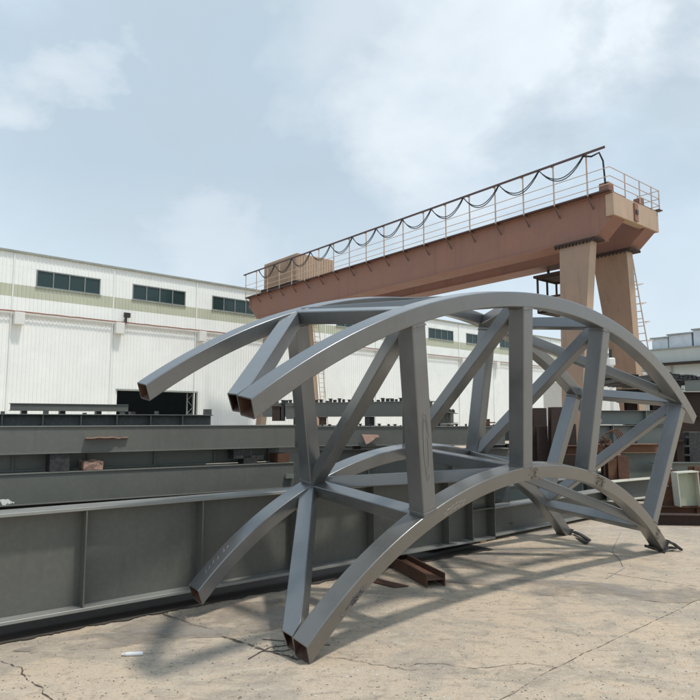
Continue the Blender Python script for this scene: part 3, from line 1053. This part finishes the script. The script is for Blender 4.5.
# dark column with cleats at the right edge
t = hcol('dark blue column with cleats at the right edge of the photo', 690.5, 704, 432, 466, 12.5, 'dark_steel')
for i in range(4):
    a = at(686, 438 + i * 9, 12.45)
    bm = new(); box(bm, a, V((.09, 0, 0)), V((0, .1, 0)), V((0, 0, .035))); finish('cleat', bm, 'dark_steel', t, smooth=0)


# dark stacked channels seen end on at the top right
def bundle(labs, u0, u1, v, Y, n, slope, grp):
    for i in range(n):
        f_ = i / n
        a = at(u0 + (u1 - u0) * f_, v + slope * f_, Y)
        w_ = (u1 - u0) / n / F * Y
        bm = new()
        dz = random.uniform(-.02, .03)
        box(bm, a + V((0, random.uniform(0, .12), dz)), V((w_ * .96, 0, 0)), V((0, 1.8, 0)), V((0, 0, .03)))
        for xx in (0, .96):
            box(bm, a + V((w_ * xx - (.02 if xx else 0), .01, dz - .065)), V((.02, 0, 0)), V((0, 1.8, 0)), V((0, 0, .064)))
        box(bm, a + V((w_ * .02, .04, dz - .06)), V((w_ * .9, 0, 0)), V((0, .02, 0)), V((0, 0, .055)))
        o = finish('steel_channel', bm, 'dark_steel', None, smooth=0)
        tag(o, labs, 'steel channel', grp)


L_ = 'dark channel in the stack right of the arch crown, under the pale roof'
bundle(L_, 668, 703, 373.5, 15.2, 8, 5, 'dark channels stacked at the right edge')
bundle(L_, 666, 703, 377.0, 15.1, 8, 5.5, 'dark channels stacked at the right edge')
L2_ = 'dark channel in the stack seen under the arch, left of the other dark stack'
bundle(L2_, 622, 656, 373.5, 17.5, 8, 7, 'dark channels stacked behind the arch')
bundle(L2_, 624, 660, 379.5, 17.4, 7, 5, 'dark channels stacked behind the arch')
hbeam('pale grey beam with a dark end under the dark channels at the right edge', 684.5, 379.5, 725, 381, 15.0, 14.6, .23, 'pile_pale', fw=.3, recess=.012)
hbeam('dark beam left of the pale one under the dark channels', 672, 380, 684, 380, 15.0, 15.0, .22, 'dark_steel', fw=.3)
hbeam('dark girder carrying the farther dark channels', 616, 386, 662, 392, 17.4, 17.0, .35, 'dark_steel', fw=.4)
for k, (u, Y, v) in enumerate(((630, 17.6, 396), (656, 17.3, 396))):
    hcol('dark prop under the farther dark channels, ' + ('left one' if k == 0 else 'right one'), u, u + 7, v, 460, Y, 'rust_dark')

# ------------------------------------------------------------------ warehouse on the left
WF = V((-22.505, 40.862, 0)); wd = V((.733, .680, 0)).normalized(); wn = V((-wd.y, wd.x, 0))
wh = thing('warehouse', 'long white corrugated warehouse with a khaki band and strip windows', 'building', WF)


def wpt(s, z, back=0): return WF + wd * s + wn * back + V((0, 0, z))


def sheet(bm, s0, s1, z0, z1, per=.25, dep=.035, back=0):
    cols = []
    k0 = math.ceil((s0 - 1e-6) / per)
    ss = [(s0, 0)]
    k = math.floor(s0 / per)
    while k * per < s1:
        for fr_, dd_ in ((.0, 0), (.62, 0), (.70, 1), (.92, 1)):
            s_ = k * per + fr_ * per
            if s0 < s_ < s1: ss.append((s_, dd_))
        k += 1
    ss.append((s1, 0))
    prev = None
    for s_, dd_ in ss:
        a, b_ = bm.verts.new(wpt(s_, z0, back - dd_ * dep)), bm.verts.new(wpt(s_, z1, back - dd_ * dep))
        if prev: bm.faces.new((prev[0], a, b_, prev[1]))
        prev = (a, b_)


S0, S1 = -26, 92
bm = new()
sheet(bm, S0, 8.06, 0, 8.45)
sheet(bm, 14.36, S1, 0, 8.45)
sheet(bm, 8.06, 14.36, 3.69, 8.45)
finish('wall', bm, 'white_wall', wh, smooth=0)
bm = new(); sheet(bm, S0, S1, 8.62, 9.55, back=-.06); finish('wall', bm, 'white_wall', wh, smooth=0)
bm = new(); sheet(bm, S0, S1, 9.553, 10.36, back=-.06); finish('khaki_band', bm, 'khaki', wh, smooth=0)
bm = new()
win = [2.26 + 6.65 * k for k in range(-4, 13)]
ed = [S0] + [x for w_ in win for x in (w_, w_ + 4.28)] + [S1]
for i in range(0, len(ed), 2): sheet(bm, ed[i], ed[i + 1], 10.363, 11.54, back=-.06)
sheet(bm, S0, S1, 11.543, 12.45, back=-.06)
finish('wall', bm, 'white_wall', wh, smooth=0)
bm = new(); box(bm, wpt(S0, 8.45, -.14), wd * (S1 - S0), wn * .13, V((0, 0, .165))); finish('ledge', bm, 'white', wh, smooth=0)
bm = new()
box(bm, wpt(S0, 12.45, -.25), wd * (S1 - S0), wn * .35, V((0, 0, .13)))
finish('gutter', bm, 'trim', wh, smooth=0)
for w_ in win:
    bm = new()
    for z in (10.37, 11.46): box(bm, wpt(w_, z, -.10), wd * 4.28, wn * .12, V((0, 0, .075)))
    for k in range(5): box(bm, wpt(w_ + k * (4.28 - .07) / 4, 10.446, -.095), wd * .07, wn * .11, V((0, 0, 1.013)))
    fr = finish('window', bm, 'window_frame', wh, smooth=0)
    bm = new(); box(bm, wpt(w_ + .03, 10.42, -.03), wd * 4.22, wn * .02, V((0, 0, 1.07)))
    pn = finish('pane', bm, 'glass', None, smooth=0)
    pn.parent = fr
    pn.matrix_parent_inverse = Matrix.Identity(4)
    pn.location = WF * 0
    fr_off = fr.matrix_parent_inverse
    bm = new(); box(bm, wpt(w_ - .05, 10.31, -.16), wd * 4.38, wn * .1, V((0, 0, .055)))
    finish('window_sill', bm, 'trim', wh, smooth=0)
# pipe and its boxes
bm = new(); rod(bm, [wpt(S0 + .5 * i, 8.58 + .03 * noise.noise(V((i * .7, 0, 0))), -.30) for i in range(int((S1 - S0) * 2))], .05, 6); finish('pipe', bm, 'pipe', wh)
bm = new(); rod(bm, [wpt(S0, 8.40, -.24), wpt(S1, 8.40, -.24)], .03, 6); finish('pipe', bm, 'white', wh)
for k in range(-3, 13):
    bm = new(); box(bm, wpt(.95 + 6.65 * k, 7.72, -.55), wd * .62, wn * .54, V((0, 0, .80)), .02); finish('lamp_box', bm, 'white', wh, smooth=0)
    bm = new(); rod(bm, [wpt(.86 + 6.65 * k, 0, -.06), wpt(.86 + 6.65 * k, 12.4, -.12)], .045, 6); finish('downpipe', bm, 'white_wall', wh)
bm = new(); cbox(bm, wpt(8.4, 9.1, -.45), wd, wn, V((0, 0, 1)), .45, .2, .35, .02); box(bm, wpt(8.37, 8.6, -.4), wd * .06, wn * .3, V((0, 0, .4)))
finish('floodlight', bm, 'dark_steel', wh, smooth=0)
# hall volume: roof, floor edge, back and end walls
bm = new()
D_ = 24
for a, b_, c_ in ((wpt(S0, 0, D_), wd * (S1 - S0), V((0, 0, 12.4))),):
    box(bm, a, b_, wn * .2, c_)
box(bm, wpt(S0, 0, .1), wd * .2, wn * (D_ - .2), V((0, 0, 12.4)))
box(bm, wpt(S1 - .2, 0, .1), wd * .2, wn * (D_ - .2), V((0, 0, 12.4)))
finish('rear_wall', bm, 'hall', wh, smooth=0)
bm = new()
a0, a1 = wpt(S0, 12.5, -.1), wpt(S1, 12.5, -.1)
r0, r1 = wpt(S0, 13.3, D_ / 2), wpt(S1, 13.3, D_ / 2)
b0, b1 = wpt(S0, 12.5, D_ + .2), wpt(S1, 12.5, D_ + .2)
for q_ in ((a0, a1, r1, r0), (r0, r1, b1, b0)):
    bm.faces.new([bm.verts.new(x) for x in q_])
r_ = bmesh.ops.solidify(bm, geom=bm.faces[:], thickness=.08)
finish('roof', bm, 'roof', wh, smooth=0)
# door surround with a lattice leaf at the right jamb
bm = new()
box(bm, wpt(7.96, 3.69, -.12), wd * 6.5, wn * .1, V((0, 0, .12)))
box(bm, wpt(14.36, 0, -.12), wd * .1, wn * .1, V((0, 0, 3.69)))
finish('door_frame', bm, 'trim', wh, smooth=0)
bm = new()
for s in (13.75, 14.25): box(bm, wpt(s, 0, .3), wd * .08, wn * .08, V((0, 0, 3.65)))
for i in range(7): rod(bm, [wpt(13.8 + .5 * (i % 2), i * .52, .34), wpt(13.8 + .5 * ((i + 1) % 2), (i + 1) * .52, .34)], .025, 5)
finish('door_leaf', bm, 'trim', wh, smooth=0)

# ------------------------------------------------------------------ gantry crane
CP = V((-8.083, 49.65, 0)); cdv = V((-.617, .787, 0)).normalized(); ctv = V((.733, .68, 0)).normalized()
# make cross direction square to the girder
ctv = V((cdv.y, -cdv.x, 0)) * .55 + ctv * .45
ctv.normalize()
cr_ = thing('gantry_crane', 'salmon coloured double girder gantry crane with railings, standing beyond the truss', 'gantry crane', CP + cdv * -15)


def cp(s, z, t=0): return CP + cdv * s + ctv * t + V((0, 0, z))


def prism(bm, prof, t0, t1):
    a = [bm.verts.new(cp(s, z, t0)) for s, z in prof]
    b_ = [bm.verts.new(cp(s, z, t1)) for s, z in prof]
    bm.faces.new(a); bm.faces.new(b_[::-1])
    for i in range(len(prof)): bm.faces.new((a[i], a[(i + 1) % len(prof)], b_[(i + 1) % len(prof)], b_[i]))


ZT, ZB = 10.93, 9.23
prof = [(-.05, ZT), (-.05, 10.3), (-1.3, ZB + .04), (-29.5, ZB + .04), (-30.30, 9.98), (-30.30, ZT)]
prof_b = [(-1.3, ZB + .04), (-1.3, ZB), (-29.5, ZB), (-29.5, ZB + .04)]
for t0 in (.22, 3.0):
    bm = new()
    prism(bm, prof, t0 + .06, t0 + 1.04)
    finish('girder', bm, 'crane', cr_, smooth=0)
    bm = new()
    prism(bm, prof_b, t0 - .04, t0 + 1.14)
    finish('bottom_flange', bm, 'crane', cr_, smooth=0)
    bm = new()
    prism(bm, [(-.02, ZT), (-.02, ZT + .05), (-30.34, ZT + .05), (-30.34, ZT)], t0 - .04, t0 + 1.14)
    finish('top_flange', bm, 'crane', cr_, smooth=0)
    bm = new()
    box(bm, cp(-.5, ZT + .05, t0 + .55), cdv * -29.4, ctv * .07, V((0, 0, .12)))
    finish('track_rail', bm, 'conduit', cr_, smooth=0)
# walkway along the near girder
bm = new(); box(bm, cp(.05, ZT + .055, -.06), cdv * -30.35, ctv * .5, V((0, 0, .05))); finish('walkway', bm, 'conduit', cr_, smooth=0)
# end beams
bm = new(); box(bm, cp(-30.02, 9.98, .2), cdv * -.36, ctv * 4.02, V((0, 0, .93)), .01)
eb = finish('end_beam', bm, 'crane_pale', cr_, smooth=0)
bm = new(); box(bm, cp(-30.385, 10.05, 1.9), cdv * -.06, ctv * .3, V((0, 0, .78))); finish('end_bracket', bm, 'crane', cr_, smooth=0)
bm = new(); box(bm, cp(-30.40, 10.35, 1.95), cdv * -.08, ctv * .2, V((0, 0, .18))); finish('end_bracket', bm, 'dark_steel', cr_, smooth=0)
bm = new(); box(bm, cp(-.1, 10.2, .25), cdv * -.3, ctv * 3.9, V((0, 0, .70))); finish('end_beam', bm, 'crane', cr_, smooth=0)
bm = new(); cbox(bm, cp(-29.9, 11.25, .55), cdv, ctv, V((0, 0, 1)), .45, .45, .5, .03); finish('buffer_box', bm, 'crane', cr_, smooth=0)
bm = new(); cbox(bm, cp(-30.0, 11.2, 3.2), cdv, ctv, V((0, 0, 1)), .35, .35, .4, .03); finish('buffer_box', bm, 'crane', cr_, smooth=0)
# rails
NP = 19
sp = [-.14 - 1.625 * i for i in range(NP)]
for s in sp:
    bm = new()
    box(bm, cp(s - .03, ZT - .0, -.10), cdv * .06, ctv * .035, V((0, 0, 1.83)))
    box(bm, cp(s - .05, ZT + 1.78, -.12), cdv * .14, ctv * .05, V((0, 0, .10)))
    finish('rail_post', bm, 'crane_rail', cr_, smooth=0)
    bm = new()
    rod(bm, [cp(s, ZT + .02, -.1), cp(s - .05, ZT - .48, .26)], .03, 5)
    rod(bm, [cp(s, ZT + .02, -.1), cp(s, ZT + .01, .26)], .03, 5)
    finish('walkway_bracket', bm, 'conduit', cr_, smooth=0)
for z in (.30, .62, 1.0):
    bm = new(); rod(bm, [cp(.0, ZT + z, -.06), cp(-30.4, ZT + z, -.06)], .018, 5); finish('handrail', bm, 'crane_rail', cr_)
    bm = new(); rod(bm, [cp(-30.4, ZT + z, -.06), cp(-30.4, ZT + z, 4.35), cp(-29.4, ZT + z, 4.35)], .018, 5); finish('handrail', bm, 'crane_rail', cr_)
for tt_ in (1.2, 2.5, 3.6, 4.35):
    bm = new(); rod(bm, [cp(-30.4, ZT, tt_), cp(-30.4, ZT + 1.02, tt_)], .028, 5); finish('rail_post', bm, 'crane_rail', cr_)
bm = new(); rod(bm, [cp(-29.4, ZT, 4.35), cp(-29.4, ZT + 1.02, 4.35)], .028, 5); finish('rail_post', bm, 'crane_rail', cr_)
bm = new(); box(bm, cp(-29.5, ZT + .052, 4.1), cdv * -1.0, ctv * .35, V((0, 0, .04))); finish('walkway', bm, 'conduit', cr_, smooth=0)
bm = new(); box(bm, cp(.05, ZT + 1.80, -.20), cdv * -30.35, ctv * .06, V((0, 0, .09))); finish('cable_track', bm, 'conduit', cr_, smooth=0)
# festoon cables
k = 0
s = -2.4
while s > -28.5:
    w_ = 2.25
    for off, sg in ((0, .78), (.05, .70)):
        pts = []
        for i in range(13):
            x = i / 12
            sag = sg * (1 - (2 * x - 1) ** 2)
            pts.append(cp(s - w_ * x, ZT + 1.78 - sag, -.24 - off))
        bm = new(); rod(bm, pts, .024, 5)
        finish('festoon_cable', bm, 'cable', cr_)
    s -= w_
bm = new(); rod(bm, [cp(s + .1, ZT + 1.75, -.24), cp(-29.7, ZT + 1.62, -.2), cp(-30.0, ZT + 1.72, -.1), cp(-30.05, ZT + 1.4, .1), cp(-30.0, ZT + .5, .3), cp(-29.95, ZT + .3, .45)], .04, 6); finish('festoon_cable', bm, 'cable', cr_)
# trolley housing
bm = new(); box(bm, cp(-1.9, 11.35, .5), cdv * -4.5, ctv * 3.3, V((0, 0, 2.0)), .02)
tr = finish('trolley', bm, 'crane_pale', cr_, smooth=0)
bm = new()
for i in range(24): box(bm, cp(-2.0 - i * .185, 11.4, .46), cdv * -.10, ctv * .05, V((0, 0, 1.9)))
for i in range(14): box(bm, cp(-6.39, 11.45, .6 + i * .23), cdv * -.04, ctv * .14, V((0, 0, 1.82)))
finish('trolley_cladding', bm, 'crane_pale', cr_, smooth=0)
bm = new(); box(bm, cp(-1.8, 11.0, .3), cdv * -4.7, ctv * 3.7, V((0, 0, .36)), .02); finish('trolley_frame', bm, 'rust_dark', cr_, smooth=0)


# legs
def leg(sa, sb, ta, tb, za, sc, sd_, tc_, td, zb, mat):
    bm = new()
    top = [cp(sa, za, ta), cp(sb, za, ta), cp(sb, za, tb), cp(sa, za, tb)]
    bot = [cp(sc, zb, tc_), cp(sd_, zb, tc_), cp(sd_, zb, td), cp(sc, zb, td)]
    a = [bm.verts.new(x) for x in top]; b_ = [bm.verts.new(x) for x in bot]
    bm.faces.new(a); bm.faces.new(b_)
    fs = []
    for i in range(4): fs.append(bm.faces.new((a[i], a[(i + 1) % 4], b_[(i + 1) % 4], b_[i])))
    fs[1].material_index = 1  # sunlit side of the leg painted paler than the rest
    return finish('leg', bm, mat, cr_, smooth=0, mats=[mat, 'crane_pale'])


leg(-27.84, -29.33, .10, .62, ZB - .01, -27.64, -28.45, .10, .62, .3, 'crane_leg')
leg(-27.75, -29.45, 2.95, 3.50, ZB - .01, -28.0, -28.75, 5.0, 5.5, .3, 'crane_leg')
leg(-2.7, -3.9, .15, .6, ZB - .01, -2.9, -3.6, -.7, -.3, .3, 'crane_leg')
leg(-2.7, -4.1, 2.95, 3.5, ZB - .01, -2.9, -3.8, 4.2, 4.7, .3, 'crane_leg')
for (sa, sb, ta, tb) in ((-27.6, -29.6, .02, .8), (-27.5, -29.7, 2.8, 3.8)):
    bm = new(); box(bm, cp(sa, ZB - .12, ta), cdv * (sb - sa), ctv * (tb - ta), V((0, 0, .105)), .01)
    for i in range(12): cbox(bm, cp(sa + (sb - sa) * (i + .5) / 12, ZB - .17, ta + .0), cdv, ctv, V((0, 0, 1)), .06, .09, .10)
    finish('leg_flange', bm, 'rust_dark', cr_, smooth=0)
for s in (-2.3, -28.1):
    bm = new(); box(bm, cp(s + .45, .02, -1.3), cdv * -.9, ctv * 7.6, V((0, 0, .5)), .02); finish('sill_beam', bm, 'crane', cr_, smooth=0)
# cab under the far girder
bm = new()
ca_ = cp(-26.2, 6.9, 3.0)
fx, fy = cdv * 1.0, ctv * 1.7
for i in (0, 1):
    for j in (0, 1, .5):
        box(bm, ca_ + fx * i * 1.5 + fy * j, cdv * .08, ctv * .08, V((0, 0, 1.8)))
for z in (0, .7, 1.72):
    for j in (0, 1): box(bm, ca_ + fy * j + V((0, 0, z)), cdv * 1.58, ctv * .08, V((0, 0, .1)))
    for i in (0, 1): box(bm, ca_ + fx * i * 1.5 + V((0, 0, z)), cdv * .08, fy, V((0, 0, .1)))
box(bm, ca_ + V((0, 0, 1.8)) - cdv * .1 - ctv * .1, cdv * 1.8, ctv * 2.0, V((0, 0, .12)))
box(bm, ca_, cdv * 1.58, fy, V((0, 0, .08)))
for i in (0, 1): box(bm, ca_ + fx * i * 1.4 + fy * .5 + V((0, 0, 1.9)), cdv * .1, ctv * .1, V((0, 0, .45)))
cab = finish('cab', bm, 'rust_dark', cr_, smooth=0)
bm = new()
box(bm, ca_ + V((0, 0, .1)) + cdv * .02 + ctv * .02, cdv * 1.5, ctv * .02, V((0, 0, .6)))
box(bm, ca_ + V((0, 0, .1)) + cdv * .02 + ctv * .02, cdv * .02, ctv * 1.64, V((0, 0, .6)))
finish('cab_panel', bm, 'crane_pale', cr_, smooth=0)


# ladders
def ladder(pa, pb, w_, side, r=.03, step=.35, hoops=False, mat='crane_rail'):
    bm = new()
    L = (pb - pa).length
    d_ = (pb - pa).normalized()
    for k_ in (-.5, .5): rod(bm, [pa + side * w_ * k_, pb + side * w_ * k_], r, 5)
    n_ = int(L / step)
    for i in range(n_): rod(bm, [pa + d_ * step * i - side * w_ / 2, pa + d_ * step * i + side * w_ / 2], r * .7, 4)
    if hoops:
        o_ = d_.cross(side).normalized()
        if o_.z < 0: o_ = -o_
        for i in range(int(L / .9)):
            c_ = pa + d_ * (.9 * i + .3)
            rod(bm, [c_ + side * w_ * .5, c_ + side * w_ * .55 + o_ * .55, c_ - side * w_ * .55 + o_ * .55, c_ - side * w_ * .5], r * .7, 4)
    finish('ladder', bm, mat, cr_)


ladder(cp(-28.8, .6, 6.6), cp(-28.9, 9.0, 4.1), .5, cdv, hoops=True, mat='ladder_pale')
ladder(cp(-4.0, .6, 5.0), cp(-4.2, 9.0, 3.8), .5, ctv, hoops=False, mat='crane_rail')
ladder(cp(-27.2, 6.2, 1.7), cp(-27.2, 9.2, 1.9), .5, cdv)
bm = new(); box(bm, cp(-27.6, 5.9, 1.0), cdv * 1.2, ctv * 2.2, V((0, 0, .12)))
finish('landing', bm, 'rust_dark', cr_, smooth=0)

# ------------------------------------------------------------------ pale building at the right
bd = V((-.617, .787, 0)).normalized()
pR = at(715, 339, 44)
bR = thing('pale_building', 'pale grey building with bluish rooftop sheets at the right edge', 'building', V((pR.x, pR.y, 0)))
bn = V((bd.y, -bd.x, 0))
if bn.x < 0: bn = -bn


def bp_(s, z, b_=0): return V((pR.x, pR.y, 0)) + bd * s + bn * b_ + V((0, 0, z))


zr = at(715, 339, 44).z
Lb = 8.5
zr -= .45
bm = new(); box(bm, bp_(-14, 0), bd * (14 + Lb), bn * 14, V((0, 0, zr - 1.15))); finish('wall', bm, 'far_white', bR, smooth=0)
bm = new(); box(bm, bp_(-14, zr - .95, -.12), bd * (14 + Lb), bn * 14, V((0, 0, .95))); finish('parapet', bm, 'far_white', bR, smooth=0)
bm = new(); box(bm, bp_(-14, zr - 1.148, -.5), bd * (14.2 + Lb), bn * 14.2, V((0, 0, .13))); finish('gutter', bm, 'rust_dark', bR, smooth=0)
bm = new(); box(bm, bp_(-14, zr + .002, -.2), bd * (14.1 + Lb), bn * .3, V((0, 0, .09))); finish('coping', bm, 'trim', bR, smooth=0)
def s_at(u, off):
    """distance along the building front whose point shows at photo column u"""
    k_ = (u - 350) / F * 1.0
    o_ = V((pR.x, pR.y, 0)) + bn * off
    return (k_ * o_.y - o_.x) / (bd.x - k_ * bd.y)


for s0_, s1_, hh in ((-13, s_at(696, .3), 1.15), (s_at(694, .3), s_at(671, .3), .95), (s_at(670, .3), s_at(654, .3), .8)):
    bm = new(); box(bm, bp_(s0_, zr + .092, .3), bd * (s1_ - s0_), bn * 5, V((0, 0, hh)), .02); f_ = finish('rooftop_housing', bm, 'blue_glass', bR, smooth=0)
    bm = new(); box(bm, bp_(s0_ - .1, zr + .092 + hh, .2), bd * (s1_ - s0_ + .2), bn * 5.2, V((0, 0, .1))); finish('rooftop_trim', bm, 'roof', bR, smooth=0)
for s in range(-12, 12, 3):
    bm = new(); rod(bm, [bp_(s, 0, -.1), bp_(s, zr - 1.2, -.1)], .05, 5); finish('downpipe', bm, 'trim', bR)
bm = new(); rod(bm, [bp_(Lb - .5, zr - .4, -.6), bp_(Lb - 4, zr - .3, -.6), bp_(Lb - 4.2, zr - .5, -.6), bp_(Lb - 4.2, zr - 3, -.6)], .09, 6); finish('duct', bm, 'roof', bR)
bm = new(); rod(bm, [bp_(Lb, zr - 1.6, -.6), bp_(Lb - 4, zr - 1.7, -.6)], .14, 6); finish('duct', bm, 'white', bR)

# low white shed and lamp between
bm = new()
a = at(596, 404, 36); b_ = at(640, 384, 40)
box(bm, V((a.x, a.y, 0)), V((b_.x - a.x, 4, 0)), V((-2, 3, 0)), V((0, 0, b_.z)))
o = finish('shed', bm, 'white', None, smooth=0)
tag(o, 'low white shed glimpsed under the arch left of the pale building', 'shed')
t = thing('yard_lamp', 'small yard lamp on a white post beside the crane leg', 'lamp', V((*at(611, 400, 24).xy, 0)))
a = at(611, 366, 24)
bm = new(); rod(bm, [V((a.x, a.y, 0)), V((a.x, a.y, a.z))], .09, 8); finish('post', bm, 'white', t)
bm = new(); cbox(bm, V((a.x, a.y, a.z + .15)), V((1, 0, 0)), V((0, 1, 0)), UPZ, .26, .26, .3, .04); finish('cap', bm, 'white', t, smooth=0)
bm = new(); rod(bm, [V((a.x, a.y, a.z + .3)), V((a.x, a.y, a.z + .62))], .06, 8); finish('lamp_head', bm, 'dark_steel', t)

# ------------------------------------------------------------------ small litter
bm = new()
a = g(122, 656.5) + V((0, 0, .014)); b_ = g(143, 655.5) + V((0, 0, .014))
d_ = (b_ - a)
rings = [(0, .006), (.12, .007), (.16, .012), (.35, .014), (.9, .014), (1, .011)]
side = V((-d_.y, d_.x, 0)).normalized()
rr = []
for f_, r in rings:
    c_ = a + d_ * f_
    rr.append([bm.verts.new(c_ + side * r * math.cos(k * .6283) + V((0, 0, r * math.sin(k * .6283)))) for k in range(10)])
for p_, q_ in zip(rr, rr[1:]):
    for i in range(10): bm.faces.new((p_[i], p_[(i + 1) % 10], q_[(i + 1) % 10], q_[i]))
bm.faces.new(rr[0]); bm.faces.new(rr[-1][::-1])
o = finish('tube', bm, 'plastic')
tag(o, 'white plastic tube lying on the concrete at the lower left', 'tube')
# white rag at left edge on pile
bm = new()
c_ = at(-2, 512.5, 5.25)
c_.z = .925
N = 9
grid = [[bm.verts.new(c_ + V((i * .022 - .09, j * .018 - .06, .018 + .028 * noise.noise(V((i * .6, j * .6, 3))) + (.02 if abs(i - 4) < 3 else 0)))) for j in range(N)] for i in range(N)]
for i in range(N - 1):
    for j in range(N - 1): bm.faces.new((grid[i][j], grid[i + 1][j], grid[i + 1][j + 1], grid[i][j + 1]))
bmesh.ops.solidify(bm, geom=bm.faces[:], thickness=.004)
o = finish('cloth_scrap', bm, 'white')
tag(o, 'crumpled white scrap on top of the big plate girder at the left edge', 'scrap')
# thin wires on ground near joint
for k, pts in enumerate(([(258, 654), (270, 648), (290, 646), (300, 640)], [(248, 660), (262, 652), (283, 652), (312, 645)], [(262, 640), (300, 643), (330, 646)])):
    bm = new(); rod(bm, [g(*p_) + V((0, 0, .006)) for p_ in pts], .003, 4)
    o = finish('wire', bm, 'dark_steel')
    tag(o, ('short dark wire curled on the ground by the near truss foot', 'longest dark wire on the ground left of the near truss foot', 'straight dark wire pointing at the near truss foot')[k], 'wire')
bm = new()
pts = [(621, 533), (615, 545), (612, 552), (620, 560), (623, 567)]
rod(bm, [g(*p_) + V((0, 0, .005)) for p_ in pts], .004, 4)
rod(bm, [g(*p_) + V((0, 0, .005)) for p_ in [(625, 568), (606, 579)]], .004, 4)
o = finish('string', bm, 'chalk_faint')
tag(o, 'pale string lying on the concrete near the far front foot', 'string')

# ------------------------------------------------------------------ light and sky
SUN_EL = math.radians(66)
sh = V((.86, -.50, 0)).normalized()
sd = V((sh.x * math.cos(SUN_EL), sh.y * math.cos(SUN_EL), math.sin(SUN_EL)))
sun = bpy.data.objects.new('sun', bpy.data.lights.new('sun', 'SUN'))
C.objects.link(sun)
sun.rotation_euler = sd.to_track_quat('Z', 'Y').to_euler()
sun.data.energy = 2.2
sun.data.angle = math.radians(4)
sun.data.color = (1, .94, .85)

w = bpy.data.worlds.new('World')
bpy.context.scene.world = w
w.use_nodes = True
nt = w.node_tree
bg = nt.nodes['Background']
sky = nt.nodes.new('ShaderNodeTexSky')
sky.sky_type = 'NISHITA'
sky.sun_disc = False
sky.sun_elevation = SUN_EL
sky.sun_rotation = math.atan2(sh.x, sh.y)
sky.dust_density = 2.5
tc = nt.nodes.new('ShaderNodeTexCoord')
mp = nt.nodes.new('ShaderNodeMapping')
mp.inputs['Scale'].default_value = (1, 1, 1.5)
mp.inputs['Location'].default_value = (.35, .1, .0)
nt.links.new(tc.outputs['Generated'], mp.inputs[0])
base = mixc(nt, .82, sky.outputs[0], (4.15, 5.3, 6.3))
nz = nt.nodes.new('ShaderNodeTexNoise')
nz.inputs['Scale'].default_value = 3.2
nz.inputs['Detail'].default_value = 7
nz.inputs['Roughness'].default_value = .56
nz.inputs['Distortion'].default_value = .15
nt.links.new(mp.outputs[0], nz.inputs['Vector'])
v1 = nt.nodes.new('ShaderNodeVectorMath')
v1.operation = 'MULTIPLY_ADD'
nt.links.new(nz.outputs['Color'], v1.inputs[0])
v1.inputs[1].default_value = (.62, .62, .62)
nt.links.new(tc.outputs['Generated'], v1.inputs[2])
v2 = nt.nodes.new('ShaderNodeVectorMath')
v2.operation = 'SUBTRACT'
nt.links.new(v1.outputs[0], v2.inputs[0])
v2.inputs[1].default_value = (.31, .31, .31)
fluff = tex_noise(nt, mp.outputs[0], 5.5, 7, .58, .2)


def cloud_mass(c_, u, v, r_out, r_in, colour, amount):
    """one bank of cloud standing in the direction seen at photo position (u, v)"""
    D = (at(u, v, 10) - V((0, 0, H))).normalized()
    dt = nt.nodes.new('ShaderNodeVectorMath')
    dt.operation = 'DOT_PRODUCT'
    nrm = nt.nodes.new('ShaderNodeVectorMath')
    nrm.operation = 'NORMALIZE'
    nt.links.new(v2.outputs[0], nrm.inputs[0])
    nt.links.new(nrm.outputs[0], dt.inputs[0])
    dt.inputs[1].default_value = D
    w1_ = ramp(nt, dt.outputs['Value'], math.cos(math.radians(r_out)), math.cos(math.radians(r_in)), 0, amount)
    ml = nt.nodes.new('ShaderNodeMath')
    ml.operation = 'MULTIPLY'
    nt.links.new(w1_, ml.inputs[0])
    nt.links.new(ramp(nt, fluff, .25, .60, .45, 1), ml.inputs[1])
    return mixc(nt, ml.outputs[0], c_, colour)


c = base
WHITE, GREY, BLUE = (6.6, 7.15, 7.6), (3.9, 4.75, 5.5), (3.7, 5.5, 7.0)
c = mixc(nt, ramp(nt, fluff, .35, .68, .15, .55), c, (5.6, 6.5, 7.3))
c = cloud_mass(c, 260, 120, 26, 10, GREY, .95)
c = cloud_mass(c, 60, 20, 10, 2, GREY, .5)
c = cloud_mass(c, 550, 10, 16, 4, WHITE, .9)
c = cloud_mass(c, 460, 120, 10, 2, WHITE, .6)
c = cloud_mass(c, 650, 105, 9, 3, GREY, .9)
c = cloud_mass(c, 25, 120, 5, 1, WHITE, .5)
c = cloud_mass(c, 225, 250, 6, 1.5, WHITE, .4)
c = cloud_mass(c, 330, -10, 9, 2, WHITE, .4)
# paler air near the horizon
sep = nt.nodes.new('ShaderNodeSeparateXYZ')
nt.links.new(tc.outputs['Generated'], sep.inputs[0])
c = mixc(nt, ramp(nt, sep.outputs[2], .02, .36, .85, 0), c, (6.0, 6.8, 7.35))
nt.links.new(c, bg.inputs[0])
bg.inputs[1].default_value = .122

sc = bpy.context.scene
sc.view_settings.view_transform = 'Standard'
sc.view_settings.look = 'None'
sc.view_settings.exposure = .13
sc.view_settings.gamma = 1
